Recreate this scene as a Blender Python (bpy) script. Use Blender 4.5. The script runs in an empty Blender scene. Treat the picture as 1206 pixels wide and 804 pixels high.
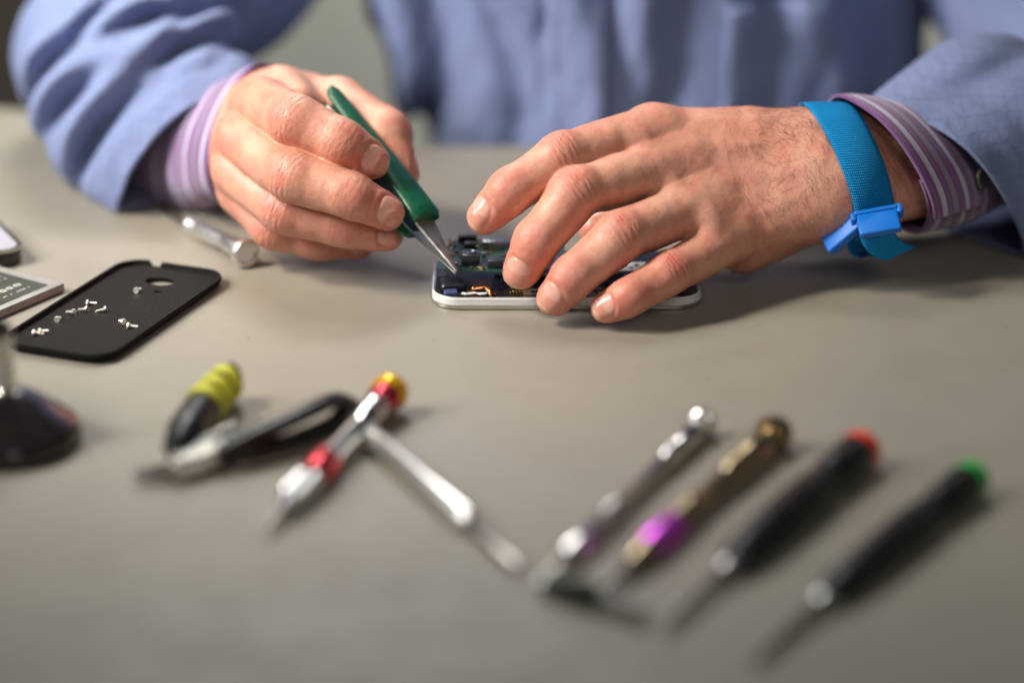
import bpy, bmesh, math, random
import numpy as np
from mathutils import Vector, Matrix
random.seed(7); rng = np.random.default_rng(7)
SC = bpy.context.scene
COL = SC.collection
PREVIEW = False

# ------------------------------------------------------------------ camera
PITCH = math.radians(22.0); FPX = 2847.0; CAM = np.array([0.0, -1.113, 0.45])
FW = np.array([0, math.cos(PITCH), -math.sin(PITCH)]); UP = np.array([0, math.sin(PITCH), math.cos(PITCH)]); RT = np.array([1.0, 0, 0])
def P(u, v, d):
    """world point seen at photo pixel (u,v) at distance d along the view axis"""
    return CAM + d * (FW + RT * ((u - 603) / FPX) + UP * ((402 - v) / FPX))
def T(u, v, z=0.0):
    """world point at photo pixel (u,v) lying at height z"""
    r = FW + RT * ((u - 603) / FPX) + UP * ((402 - v) / FPX)
    return CAM + r * ((z - CAM[2]) / r[2])
cam_d = bpy.data.cameras.new('camera'); cam = bpy.data.objects.new('camera', cam_d); COL.objects.link(cam)
cam.location = CAM; cam.rotation_euler = (math.pi/2 - PITCH, 0, 0)
cam_d.lens = 85.0; cam_d.sensor_width = 36.0; cam_d.clip_start = 0.05; cam_d.clip_end = 50
cam_d.dof.use_dof = True; cam_d.dof.focus_distance = 1.232; cam_d.dof.aperture_fstop = 1.8; cam_d.dof.aperture_blades = 0
SC.camera = cam
SC.view_settings.view_transform = 'Standard'; SC.view_settings.look = 'None'; SC.view_settings.gamma = 1; SC.view_settings.exposure = -0.06

# ------------------------------------------------------------------ object helpers
def link(name, me, mat=None, parent=None):
    o = bpy.data.objects.new(name, me); COL.objects.link(o)
    if mat is not None: me.materials.append(mat)
    if parent is not None: o.parent = parent
    return o
def empty(name, loc=(0, 0, 0), rot=(0, 0, 0)):
    o = bpy.data.objects.new(name, None); COL.objects.link(o); o.location = loc; o.rotation_euler = rot
    o.empty_display_size = 0.02
    return o
def tag(o, label=None, cat=None, group=None, kind=None):
    if label: o['label'] = label
    if cat: o['category'] = cat
    if group: o['group'] = group
    if kind: o['kind'] = kind
    return o
def mesh_from(V, F, smooth=True, name='m'):
    me = bpy.data.meshes.new(name); V = np.asarray(V, dtype=np.float32)
    F = list(F) if not isinstance(F, np.ndarray) else F
    if isinstance(F, np.ndarray) and F.shape[1] == 4:
        me.vertices.add(len(V)); me.vertices.foreach_set('co', V.ravel())
        me.loops.add(F.size); me.loops.foreach_set('vertex_index', F.ravel().astype(np.int32))
        me.polygons.add(len(F)); me.polygons.foreach_set('loop_start', np.arange(0, F.size, 4, dtype=np.int32))
        me.update(calc_edges=True); me.validate()
    else:
        me.from_pydata([tuple(map(float, v)) for v in V], [], [tuple(map(int, f)) for f in F]); me.update()
    if smooth: me.polygons.foreach_set('use_smooth', [True] * len(me.polygons))
    return me
def bm_obj(name, bm, mat=None, parent=None, smooth=True, angle=None):
    me = bpy.data.meshes.new(name); bm.normal_update(); bm.to_mesh(me); bm.free()
    if smooth:
        me.polygons.foreach_set('use_smooth', [True] * len(me.polygons))
        if angle: me.set_sharp_from_angle(angle=math.radians(angle))
    return link(name, me, mat, parent)
def M4(origin, x, y, z):
    m = Matrix.Identity(4)
    for i, a in enumerate((x, y, z)):
        for r in range(3): m[r][i] = a[r]
    for r in range(3): m[r][3] = origin[r]
    return m
def lathe(bm, prof, seg=40, M=None, caps=True, flutes=0, fl_amp=0.0, fl_rng=None):
    """profile [(r, x)] revolved about local X"""
    rings = []
    for k, (r, x) in enumerate(prof):
        ring = []
        for i in range(seg):
            a = 2*math.pi*i/seg; rr = r
            if flutes and fl_rng and fl_rng[0] <= x <= fl_rng[1]: rr = r - fl_amp*(0.5-0.5*math.cos(a*flutes))
            co = Vector((x, rr*math.cos(a), rr*math.sin(a)))
            ring.append(bm.verts.new(M @ co if M else co))
        rings.append(ring)
    for a, b in zip(rings[:-1], rings[1:]):
        for i in range(seg):
            j = (i+1) % seg; bm.faces.new((a[i], a[j], b[j], b[i]))
    if caps:
        bm.faces.new(rings[0][::-1]); bm.faces.new(rings[-1])
    return bm
def box(bm, c, s, M=None, bev=0.0, seg=2, rz=0.0):
    r = bmesh.ops.create_cube(bm, size=1.0)
    vs = r['verts']
    for v in vs: v.co = Vector((v.co.x*s[0], v.co.y*s[1], v.co.z*s[2]))
    if bev > 0:
        es = list({e for v in vs for e in v.link_edges})
        rb = bmesh.ops.bevel(bm, geom=es, offset=bev, segments=seg, affect='EDGES', profile=0.5)
        vs = list({v for f in rb['faces'] for v in f.verts} | {v for v in vs if v.is_valid})
    mt = Matrix.Translation(c) @ Matrix.Rotation(rz, 4, 'Z')
    if M: mt = M @ mt
    for v in vs: v.co = mt @ v.co
    return vs
def prism(bm, pts, z0, z1, M=None, bev=0.0, seg=2):
    """closed outline extruded between z0 and z1"""
    lo = [bm.verts.new((x, y, z0)) for x, y in pts]; hi = [bm.verts.new((x, y, z1)) for x, y in pts]
    n = len(pts); fs = [bm.faces.new(lo[::-1]), bm.faces.new(hi)]
    for i in range(n): bm.faces.new((lo[i], lo[(i+1) % n], hi[(i+1) % n], hi[i]))
    vs = lo + hi
    if bev > 0:
        es = list(fs[1].edges) + list(fs[0].edges)
        rb = bmesh.ops.bevel(bm, geom=es, offset=bev, segments=seg, affect='EDGES')
        vs = list({v for f in rb['faces'] for v in f.verts} | {v for v in vs if v.is_valid})
    if M:
        for v in vs: v.co = M @ v.co
    return vs
def rrect(w, h, r, n=8):
    pts = []
    for cx, cy, a0 in ((w/2-r, h/2-r, 0), (-w/2+r, h/2-r, 90), (-w/2+r, -h/2+r, 180), (w/2-r, -h/2+r, 270)):
        for i in range(n+1):
            a = math.radians(a0 + 90*i/n); pts.append((cx+r*math.cos(a), cy+r*math.sin(a)))
    return pts
def ring_prism(bm, outer, inner, z0, z1, M=None):
    n = len(outer)
    def mk(pts, z): return [bm.verts.new((M @ Vector((x, y, z))) if M else (x, y, z)) for x, y in pts]
    ol, oh, il, ih = mk(outer, z0), mk(outer, z1), mk(inner, z0), mk(inner, z1)
    for i in range(n):
        j = (i+1) % n
        bm.faces.new((ol[i], ol[j], oh[j], oh[i])); bm.faces.new((il[j], il[i], ih[i], ih[j]))
        bm.faces.new((oh[i], oh[j], ih[j], ih[i])); bm.faces.new((ol[j], ol[i], il[i], il[j]))
def tube(bm, pts, r, seg=10, M=None):
    pts = [Vector(p) for p in pts]; rs = r if isinstance(r, (list, tuple)) else [r]*len(pts)
    t0 = (pts[1]-pts[0]).normalized(); n = t0.orthogonal().normalized(); rings = []
    for i, p in enumerate(pts):
        t = (pts[min(i+1, len(pts)-1)] - pts[max(i-1, 0)]).normalized()
        n = (n - t*n.dot(t)).normalized(); b = t.cross(n)
        ring = []
        for k in range(seg):
            a = 2*math.pi*k/seg; co = p + (n*math.cos(a)+b*math.sin(a))*rs[i]
            ring.append(bm.verts.new(M @ co if M else co))
        rings.append(ring)
    for a, b in zip(rings[:-1], rings[1:]):
        for i in range(seg):
            j = (i+1) % seg; bm.faces.new((a[i], a[j], b[j], b[i]))
    bm.faces.new(rings[0][::-1]); bm.faces.new(rings[-1])

# ------------------------------------------------------------------ materials
def hexc(r, g, b): return tuple((c/255/12.92 if c/255 <= .04045 else ((c/255+.055)/1.055)**2.4) for c in (r, g, b)) + (1,)
class NT:
    def __init__(s, name):
        s.m = bpy.data.materials.new(name); s.m.use_nodes = True; s.t = s.m.node_tree; s.n = s.t.nodes
        s.b = s.n['Principled BSDF']; s.out = s.n['Material Output']
    def add(s, typ, **kw):
        nd = s.n.new(typ)
        for k, v in kw.items():
            if k.startswith('i_'):
                key = k[2:]; nd.inputs[int(key) if key.isdigit() else key.replace('_', ' ')].default_value = v
            else: setattr(nd, k, v)
        return nd
    def L(s, a, b): s.t.links.new(a, b)
    def math(s, op, a, b=None, clamp=False, c=None):
        nd = s.n.new('ShaderNodeMath'); nd.operation = op; nd.use_clamp = clamp
        for i, x in enumerate((a, b, c)):
            if x is None: continue
            if isinstance(x, (int, float)): nd.inputs[i].default_value = x
            else: s.L(x, nd.inputs[i])
        return nd.outputs[0]
    def mix(s, f, a, b, mode='MIX'):
        nd = s.n.new('ShaderNodeMix'); nd.data_type = 'RGBA'; nd.blend_type = mode
        for i, x in ((0, f), (6, a), (7, b)):
            if isinstance(x, (int, float, tuple)): nd.inputs[i].default_value = x
            else: s.L(x, nd.inputs[i])
        return nd.outputs[2]
    def ramp(s, f, stops, interp='LINEAR'):
        nd = s.n.new('ShaderNodeValToRGB'); cr = nd.color_ramp; cr.interpolation = interp
        while len(cr.elements) < len(stops): cr.elements.new(0.5)
        for e, (p, c) in zip(cr.elements, stops):
            e.position = p; e.color = c if isinstance(c, tuple) else (c, c, c, 1)
        s.L(f, nd.inputs[0]); return nd.outputs[0]
    def noise(s, scale, detail=4, rough=.5, vec=None, dist=0):
        nd = s.n.new('ShaderNodeTexNoise'); nd.inputs['Scale'].default_value = scale; nd.inputs['Detail'].default_value = detail
        nd.inputs['Roughness'].default_value = rough; nd.inputs['Distortion'].default_value = dist
        if vec is None: vec = s.coord('Object')
        s.L(vec, nd.inputs['Vector']); return nd.outputs[0]
    def coord(s, w):
        if not hasattr(s, 'tc'): s.tc = s.n.new('ShaderNodeTexCoord')
        return s.tc.outputs[w]
    def attr(s, name):
        nd = s.n.new('ShaderNodeAttribute'); nd.attribute_name = name; return nd
    def bump(s, h, strength=.3, dist=.001, prev=None):
        nd = s.n.new('ShaderNodeBump'); nd.inputs['Strength'].default_value = strength; nd.inputs['Distance'].default_value = dist
        s.L(h, nd.inputs['Height'])
        if prev is not None: s.L(prev, nd.inputs['Normal'])
        return nd.outputs[0]
    def set(s, **kw):
        for k, v in kw.items():
            i = s.b.inputs[k.replace('_', ' ')]
            if isinstance(v, (int, float, tuple)): i.default_value = v
            else: s.L(v, i)
        return s
def simple(name, col, rough=.5, metal=0.0, nscale=60, namp=.15, bump=0.0, bscale=400, bdist=.0003, coat=0.0, **kw):
    n = NT(name); c = col if len(col) == 4 else col + (1,)
    nz = n.noise(nscale, 4, .6)
    dark = tuple(x*(1-namp) for x in c[:3]) + (1,); lite = tuple(min(1, x*(1+namp)) for x in c[:3]) + (1,)
    n.set(Base_Color=n.ramp(nz, [(.3, dark), (.7, lite)]), Metallic=metal,
          Roughness=n.ramp(n.noise(nscale*2.3, 3), [(.3, max(0, rough*.8)), (.75, min(1, rough*1.25))]))
    if coat: n.b.inputs['Coat Weight'].default_value = coat; n.b.inputs['Coat Roughness'].default_value = .08
    if bump: n.L(n.bump(n.noise(bscale, 3, .6), bump, bdist), n.b.inputs['Normal'])
    for k, v in kw.items(): n.b.inputs[k.replace('_', ' ')].default_value = v
    return n.m
# ------------------------------------------------------------------ implicit surfaces (for the body and the clothes)
def smin(a, b, k):
    h = np.maximum(k - np.abs(a - b), 0) / k
    return np.minimum(a, b) - h*h*k*0.25
def cone(p, a, b, ra, rb, flat=None, ff=1.0):
    """rounded cone a->b; flat = (axis) squashed by ff"""
    a = a.astype(np.float32); b = b.astype(np.float32)
    ab = b - a; q = p - a
    t = np.clip(q @ ab / (ab @ ab), 0, 1)
    e = q - t[:, None]*ab
    if flat is not None:
        e = e + (e @ flat.astype(np.float32))[:, None] * (ff - 1) * flat.astype(np.float32)
    return np.sqrt((e*e).sum(1)) - (ra + (rb - ra)*t)
def nets(f, lo, hi, h, lip=1.3):
    """surface nets of f over a box, evaluated only in blocks near the surface"""
    B = 8; lo = np.asarray(lo, float); n = (np.ceil((np.asarray(hi)-lo)/h/B)).astype(int)
    bc = np.stack(np.meshgrid(*[np.arange(k) for k in n], indexing='ij'), -1).reshape(-1, 3)
    cen = (lo + (bc+0.5)*B*h).astype(np.float32); dc = f(cen)
    N = n*B; G = np.repeat(np.repeat(np.repeat(dc.reshape(n), B, 0), B, 1), B, 2).astype(np.float32)
    keep = bc[np.abs(dc) < (B*h*0.87 + 1.5*h)*lip]
    off = np.stack(np.meshgrid(*[np.arange(B)]*3, indexing='ij'), -1).reshape(-1, 3)
    for s in range(0, len(keep), 600):
        idx = (keep[s:s+600, None, :]*B + off[None]).reshape(-1, 3)
        G[idx[:, 0], idx[:, 1], idx[:, 2]] = f((lo + (idx+0.5)*h).astype(np.float32))
    G[0] = G[-1] = 1; G[:, 0] = G[:, -1] = 1; G[:, :, 0] = G[:, :, -1] = 1
    S = G < 0
    c = np.zeros(tuple(N-1), np.int8)
    for i in (0, 1):
        for j in (0, 1):
            for k in (0, 1): c += S[i:N[0]-1+i, j:N[1]-1+j, k:N[2]-1+k]
    act = np.argwhere((c > 0) & (c < 8)); vid = np.full(tuple(N-1), -1, np.int32); vid[act[:, 0], act[:, 1], act[:, 2]] = np.arange(len(act))
    acc = np.zeros((len(act), 3)); cnt = np.zeros(len(act))
    for ax in range(3):
        o1, o2 = [a for a in range(3) if a != ax]
        for p in (0, 1):
            for q in (0, 1):
                A = act.copy(); A[:, o1] += p; A[:, o2] += q; Bv = A.copy(); Bv[:, ax] += 1
                ga = G[A[:, 0], A[:, 1], A[:, 2]]; gb = G[Bv[:, 0], Bv[:, 1], Bv[:, 2]]
                m = (ga < 0) != (gb < 0); t = np.where(m, ga/(ga-gb+1e-12), 0)
                pos = (A - act).astype(float); pos[:, ax] += t
                acc += pos*m[:, None]; cnt += m
    V = lo + (act + acc/cnt[:, None] + 0.5)*h
    F = []
    for ax in range(3):
        o1, o2 = (ax+1) % 3, (ax+2) % 3
        sl = [slice(0, None)]*3; s2 = [slice(0, None)]*3; sl[ax] = slice(0, -1); s2[ax] = slice(1, None)
        a, b = S[tuple(sl)], S[tuple(s2)]
        e = np.argwhere(a != b); e = e[(e[:, o1] > 0) & (e[:, o2] > 0) & (e[:, o1] < N[o1]-1) & (e[:, o2] < N[o2]-1)]
        ins = a[e[:, 0], e[:, 1], e[:, 2]]
        q = []
        for p1, p2 in ((1, 1), (0, 1), (0, 0), (1, 0)):
            w = e.copy(); w[:, o1] -= p1; w[:, o2] -= p2; q.append(vid[w[:, 0], w[:, 1], w[:, 2]])
        q = np.stack(q, 1); q[~ins] = q[~ins][:, ::-1]; F.append(q)
    F = np.concatenate(F); F = F[(F >= 0).all(1)]
    V32 = V.astype(np.float32)
    g = grad(f, V32, h*0.7)
    d = f(V32); V = V - g*np.clip(d, -h, h)[:, None]
    return V, F
def grad(f, p, e):
    g = np.zeros(p.shape)
    for i in range(3):
        q = p.copy(); q[:, i] += e; r = p.copy(); r[:, i] -= e
        g[:, i] = f(q) - f(r)
    return g/(np.linalg.norm(g, axis=1)[:, None]+1e-9)
def unit(v): return v/np.linalg.norm(v)
def swirl(p, s, seed=0):
    """cheap smooth pseudo noise in -1..1"""
    r = np.random.default_rng(seed); v = np.zeros(len(p), np.float32); a = 1.0; tot = 0
    for o in range(4):
        for _ in range(3):
            k = unit(r.normal(size=3)); ph = r.uniform(0, 6.28); k2 = unit(r.normal(size=3)).astype(np.float32)
            v += a*np.sin(p @ (k*s).astype(np.float32) + ph + 1.3*np.sin(p @ (k2*s*0.7) + ph*2)); tot += a
        s *= 1.9; a *= .5
    return v/tot*1.8
# ------------------------------------------------------------------ the person: body (hands, arms, trunk) as one skin mesh
MM = 0.001
class Hand:
    def __init__(s, fingers, thumb, wrist_pts, arm, dors, extra=(), k_palm=.010):
        s.f = fingers; s.th = thumb; s.w = wrist_pts; s.arm = arm; s.dors = unit(dors); s.extra = extra; s.kp = k_palm
        s.chains = list(fingers) + [thumb]
        for c in s.chains:
            J = c['J']; c['R'] = [x*g for x, g in zip(c['R'], (1.07, 1.11, 1.11, 1.09))]; c['seg'] = [unit(J[i+1]-J[i]) for i in range(len(J)-1)]
            n = c['n']; t = c['seg'][-1]; c['nn'] = unit(n - t*(n @ t)); c['nl'] = np.cross(t, c['nn'])
            m = c.get('nm', n); c['jn'] = []
            for i in range(len(J)-1):
                t = c['seg'][i]; c['jn'].append(unit(m - t*(m @ t)))
    def finger(s, c, p):
        J, R = c['J'], c['R']; d = None
        for i in range(len(J)-1):
            e = cone(p, J[i], J[i+1], R[i], R[i+1])
            d = e if d is None else smin(d, e, .0035)
        # knuckle swell on the back of each joint, soft pad under the tip
        for i in range(1, len(J)-1):
            j = c['jn'][i]; o = J[i] + j*R[i]*.20
            d = smin(d, cone(p, o - c['seg'][i-1]*.0035, o + c['seg'][i]*.002, R[i]*.86, R[i]*.84), .004)
        # palmar flesh between the joints
        for i in range(0, len(J)-1):
            mid = (J[i]+J[i+1])/2 - c['jn'][i]*R[i]*.16
            q = c['seg'][i]*np.linalg.norm(J[i+1]-J[i])*.22
            d = smin(d, cone(p, mid-q, mid+q, R[i]*.9, R[i+1]*.94), .004)
        return d
    def nailco(s, c, p):
        J, R = c['J'], c['R']; r = R[-1]; t = c['seg'][-1]
        ctr = J[-1] - t*c.get('nback', .0005); q = p - ctr.astype(np.float32)
        a = q @ t.astype(np.float32); l = q @ c['nl'].astype(np.float32); n = q @ c['nn'].astype(np.float32)
        return a/(c.get('nlen', .0072)), l/(r*.80), n/r
    def base(s, p):
        fs = [s.finger(c, p) for c in s.f]; F = fs[0]
        for g in fs[1:]: F = smin(F, g, .0014)
        Pm = None
        for (a, b, ra, rb) in s.w:
            e = cone(p, a, b, ra, rb); Pm = e if Pm is None else smin(Pm, e, s.kp)
        for (a, b, ra, rb) in s.extra: Pm = smin(Pm, cone(p, a, b, ra, rb), .009)
        D = smin(F, Pm, .007)
        D = smin(D, s.finger(s.th, p), .006)
        for (a, b, ra, rb, fl, ff) in s.arm: D = smin(D, cone(p, a, b, ra, rb, fl, ff), .020)
        return D
    def __call__(s, p):
        D = s.base(p)
        near = np.abs(D) < .004
        if near.any():
            q = p[near]; x = np.zeros(len(q), np.float32)
            x += .00022*swirl(q, 260, 3) + .00035*swirl(q, 90, 4)
            for c in s.chains:
                a, l, n = s.nailco(c, q)
                rr = (np.abs(a)**3.2 + np.abs(l)**3.2)**(1/3.2)
                on = (n > .2)
                rim = np.exp(-((rr-1.0)/.10)**2)*np.where(a > .55, .2, 1.0)
                x += on*(-.00034*rim + .00022*np.clip((.95-rr)*6, 0, 1) + .0003*np.exp(-((rr-1.30)/.16)**2)*(a < .3))
                J = c['J']
                for i in range(1, len(J)-1):
                    e = q - J[i].astype(np.float32); t = unit(c['seg'][i-1]+c['seg'][i]).astype(np.float32); nj = c['jn'][i].astype(np.float32)
                    sx = e @ t; sn = (e @ nj)/c['R'][i]; lx = e @ np.cross(t, nj).astype(np.float32)
                    w = np.clip(sn*1.6-.4, 0, 1)*np.exp(-(lx/(c['R'][i]*.8))**2)
                    A = .00034 if i == 1 else .00014
                    for off, am in ((-.0042, .8), (-.0016, 1), (.0013, 1), (.0040, .8)):
                        x -= A*am*w*np.exp(-((sx-off*(1+.5*(lx/c['R'][i])**2))/.00065)**2)
            for (a, b, ra, rb) in s.w[:5]:   # tendons over the back of the hand
                ab = (b-a).astype(np.float32); e = q - a.astype(np.float32); tt = (e @ ab)/(ab @ ab); e = e - np.clip(tt, 0, 1)[:, None]*ab
                dn = e @ s.dors.astype(np.float32); side = np.sqrt(np.maximum((e*e).sum(1)-dn*dn, 0))
                x += .00035*np.exp(-(side/.0030)**2)*(dn > 0)*np.clip(tt*1.5, 0, 1)*np.clip((1.02-tt)*6, 0, 1)
            D = D.copy(); D[near] -= x
        return D
    def attrs(s, p):
        p = p.astype(np.float32); N = len(p)
        ds = np.stack([s.finger(c, p) for c in s.chains], 1); best = ds.argmin(1)
        nail = np.full((N, 3), 9.0, np.float32); nail[:, 2] = 0
        wr = np.zeros((N, 3), np.float32); wr[:, 0] = .05; red = np.zeros(N, np.float32)
        for ci, c in enumerate(s.chains):
            m = (best == ci) & (ds[:, ci] < .004)
            q = p[m]; a, l, n = s.nailco(c, q); nail[m] = np.stack([a, l, n], 1)
            rc = np.exp(-((a*a+l*l)/4.2)); W = np.stack([np.full(len(q), .05, np.float32), np.zeros(len(q), np.float32), np.zeros(len(q), np.float32)], 1)
            rd = .65*rc; J = c['J']; bestw = np.zeros(len(q), np.float32)
            for i in range(0, len(J)-1):
                e = q - J[i].astype(np.float32); t = (unit(c['seg'][max(i-1, 0)]+c['seg'][i])).astype(np.float32); nj = c['jn'][i].astype(np.float32)
                sx = e @ t; sn = (e @ nj)/c['R'][i]; lx = e @ np.cross(t, nj).astype(np.float32)
                w = np.exp(-(sx/.0065)**2)*np.clip(sn*1.5-.2, 0, 1)
                rd += (.25, .75, .5, .3)[i]*np.exp(-(sx*sx+lx*lx)/(.0085**2))*np.clip(sn*1.5-.1, 0, 1)
                if i > 0:
                    u = w > bestw; bestw = np.where(u, w, bestw)
                    W[u] = np.stack([sx[u], lx[u], w[u]*(1 if i == 1 else .35)], 1)
            wr[m] = W; red[m] = rd
        return nail, wr, np.clip(red, 0, 1.3)

def jj(*a): return [P(*x) for x in a]
CAMD = -FW
# ---- the person's left hand (right in the photograph) resting on the opened phone
dL = unit(-FW*.86 + UP*.45 + RT*.05)
fL = [
 dict(J=jj((772,152,1.262),(660,186,1.236),(603,224,1.232),(570,256,1.236)), R=[.0125,.0112,.0100,.0082], n=unit(-FW-.55*RT+.35*UP), nm=unit(-FW+.7*UP-.2*RT), nlen=.0078),
 dict(J=jj((806,187,1.258),(678,227,1.226),(632,284,1.222),(613,320,1.226)), R=[.0125,.0116,.0101,.0083], n=unit(-FW-.35*RT-.05*UP), nm=unit(-FW+.45*UP-.35*RT), nlen=.0076, nback=-.0002),
 dict(J=jj((838,233,1.255),(729,279,1.221),(675,326,1.214),(652,352,1.217)), R=[.0122,.0113,.0096,.0080], n=unit(-FW-.50*RT-.0*UP), nm=unit(-FW+.45*UP-.3*RT), nlen=.0072),
 dict(J=jj((864,279,1.252),(787,323,1.222),(741,350,1.211),(713,363,1.214)), R=[.0108,.0092,.0082,.0070], n=unit(-FW-.50*RT+.05*UP), nm=unit(-FW+.45*UP-.2*RT), nlen=.0062),
]
tL = dict(J=jj((842,205,1.300),(765,240,1.300),(703,270,1.292)), R=[.013,.0115,.009], n=unit(UP-.5*RT-.3*FW), nlen=.0075)
wL = [(P(985,165,1.272), P(768,153,1.266), .0150,.0124), (P(990,190,1.266), P(806,188,1.262), .0150,.0122),
      (P(992,215,1.264), P(838,232,1.259), .0150,.0120), (P(990,236,1.268), P(863,277,1.256), .0150,.0116),
      (P(1000,205,1.285), P(850,210,1.280), .019,.0160),
      (P(985,240,1.286), P(880,290,1.272), .016,.0125), (P(975,180,1.292), P(845,203,1.300), .016,.0135)]
eL = [(P(880,170,1.275), P(830,175,1.272), .018,.015), (P(890,240,1.272), P(860,262,1.266), .018,.014), (P(905,262,1.275), P(868,290,1.268), .016,.0125),
      (P(985,178,1.273), P(790,170,1.265), .0140,.0128), (P(985,202,1.268), P(822,210,1.262), .0140,.0128), (P(985,222,1.270), P(852,254,1.258), .0140,.0124),
      (P(790,170,1.265), P(752,172,1.252), .0128,.0112), (P(822,210,1.262), P(788,223,1.248), .0128,.0110), (P(852,254,1.258), P(832,263,1.243), .0124,.0105),
      (P(792,168,1.268), P(822,210,1.266), .0125,.0125), (P(822,210,1.266), P(852,256,1.262), .0115,.011)]
axL = unit(P(1210,140,1.34)-P(1015,205,1.270))
sdL = unit(np.cross(axL, dL)); nfL = unit(np.cross(sdL, axL))
aL = [(P(985,206,1.274), P(1210,165,1.350), .0325,.034, nfL, 1.32)]
handL = Hand(fL, tL, wL, aL, dL, eL)
# ---- the person's right hand (left in the photograph) gripping the tweezers
dR = unit(-FW*.8 + UP*.3 - RT*.55)
nR = unit(-FW + .10*UP)
fR = [
 dict(J=jj((303,121,1.290),(347,142,1.252),(402,168,1.247),(438,190,1.252)), R=[.0132,.0122,.0106,.0090], n=unit(-FW+.12*UP+.15*RT), nm=unit(-FW+.1*UP-.25*RT), nlen=.0080, nback=-.0005),
 dict(J=jj((281,162,1.286),(345,208,1.246),(412,230,1.241),(456,250,1.247)), R=[.0125,.0118,.0103,.0086], n=unit(-FW+.12*UP+.1*RT), nm=unit(-FW+.1*UP-.25*RT), nlen=.0078, nback=-.0002),
 dict(J=jj((277,200,1.288),(334,247,1.264),(402,266,1.262),(456,276,1.268)), R=[.0118,.0110,.0097,.0080], n=unit(-FW+.05*UP+.1*RT), nm=unit(-FW-.25*RT), nlen=.0070, nback=-.0002),
 dict(J=jj((286,230,1.300),(322,269,1.288),(374,284,1.292),(424,287,1.297)), R=[.0105,.0098,.0088,.0074], n=unit(-FW-.1*UP), nm=unit(-FW-.2*RT-.2*UP), nlen=.0062),
]
tR = dict(J=jj((398,125,1.322),(452,158,1.298),(470,206,1.289)), R=[.0145,.0125,.0098], n=unit(RT+.3*UP+.5*FW), nlen=.0082)
wR = [(P(292,125,1.352), P(304,124,1.298), .0165,.0132), (P(282,148,1.350), P(283,164,1.296), .0165,.0128),
      (P(278,172,1.352), P(279,200,1.298), .0160,.0122), (P(280,190,1.354), P(288,228,1.306), .0150,.0112),
      (P(295,160,1.350), P(318,175,1.315), .020,.018),
      (P(325,120,1.345), P(396,126,1.324), .019,.0148), (P(300,200,1.340), P(318,240,1.312), .016,.0125), (P(350,120,1.330), P(362,140,1.305), .014,.012)]
eR = [(P(293,142,1.298), P(281,182,1.298), .0120,.0118), (P(281,182,1.298), P(284,216,1.302), .0115,.011), (P(330,105,1.320), P(350,122,1.298), .013,.011)]
axR = unit(P(175,140,1.44)-P(282,162,1.362))
sdR = unit(np.cross(axR, dR)); nfR = unit(np.cross(sdR, axR))
aR = [(P(282,162,1.362), P(175,140,1.44), .025,.029, nfR, 1.25)]
handR = Hand(fR, tR, wR, aR, dR, eR)

HG = .0007 if not PREVIEW else .0012
def hand_mesh(hd, lo, hi):
    V, F = nets(hd, lo, hi, HG); nail, wr, red = hd.attrs(V); return V, F, nail, wr, red
VL = hand_mesh(handL, (-.035, .0, -.002), (.300, .26, .135))
VR = hand_mesh(handR, (-.270, .02, .001), (-.045, .33, .145))
# rest of the body, hidden under the clothes: arms to the shoulders and the trunk, coarse
TC = np.array([.095, .455, 0.0])
def bodycoarse(p):
    d = cone(p, P(175,140,1.44), P(136,72,1.50), .029,.036)
    d = smin(d, np.minimum(cone(p, P(136,72,1.495), P(268,-30,1.56), .034,.034), cone(p, P(268,-30,1.56), P(438,-258,1.62), .034,.045)), .02)
    e = cone(p, P(1210,165,1.350), P(1310,150,1.43), .032,.036)
    e = smin(e, cone(p, P(1310,150,1.43), P(1085,-260,1.60), .034,.042), .02)
    t = cone(p, TC+[0,0.01,-.05], TC+[0,0.01,.40], .088,.10, np.array([1.0,0,0]), .75)
    return smin(smin(d, e, .02), t, .04)
VB = nets(bodycoarse, (-.42,.05,-.10), (.62,.75,.60), .008)
nb = len(VB[0])
Vall = np.concatenate([VL[0], VR[0], VB[0]]); o1 = len(VL[0]); o2 = o1+len(VR[0])
Fall = np.concatenate([VL[1], VR[1]+o1, VB[1]+o2])
nb9 = np.tile(np.array([9, 9, 0], np.float32), (nb, 1)); nb0 = np.tile(np.array([.05, 0, 0], np.float32), (nb, 1))
NAIL = np.concatenate([VL[2], VR[2], nb9]); WR = np.concatenate([VL[3], VR[3], nb0]); RED = np.concatenate([VL[4], VR[4], np.zeros(nb, np.float32)])

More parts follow.
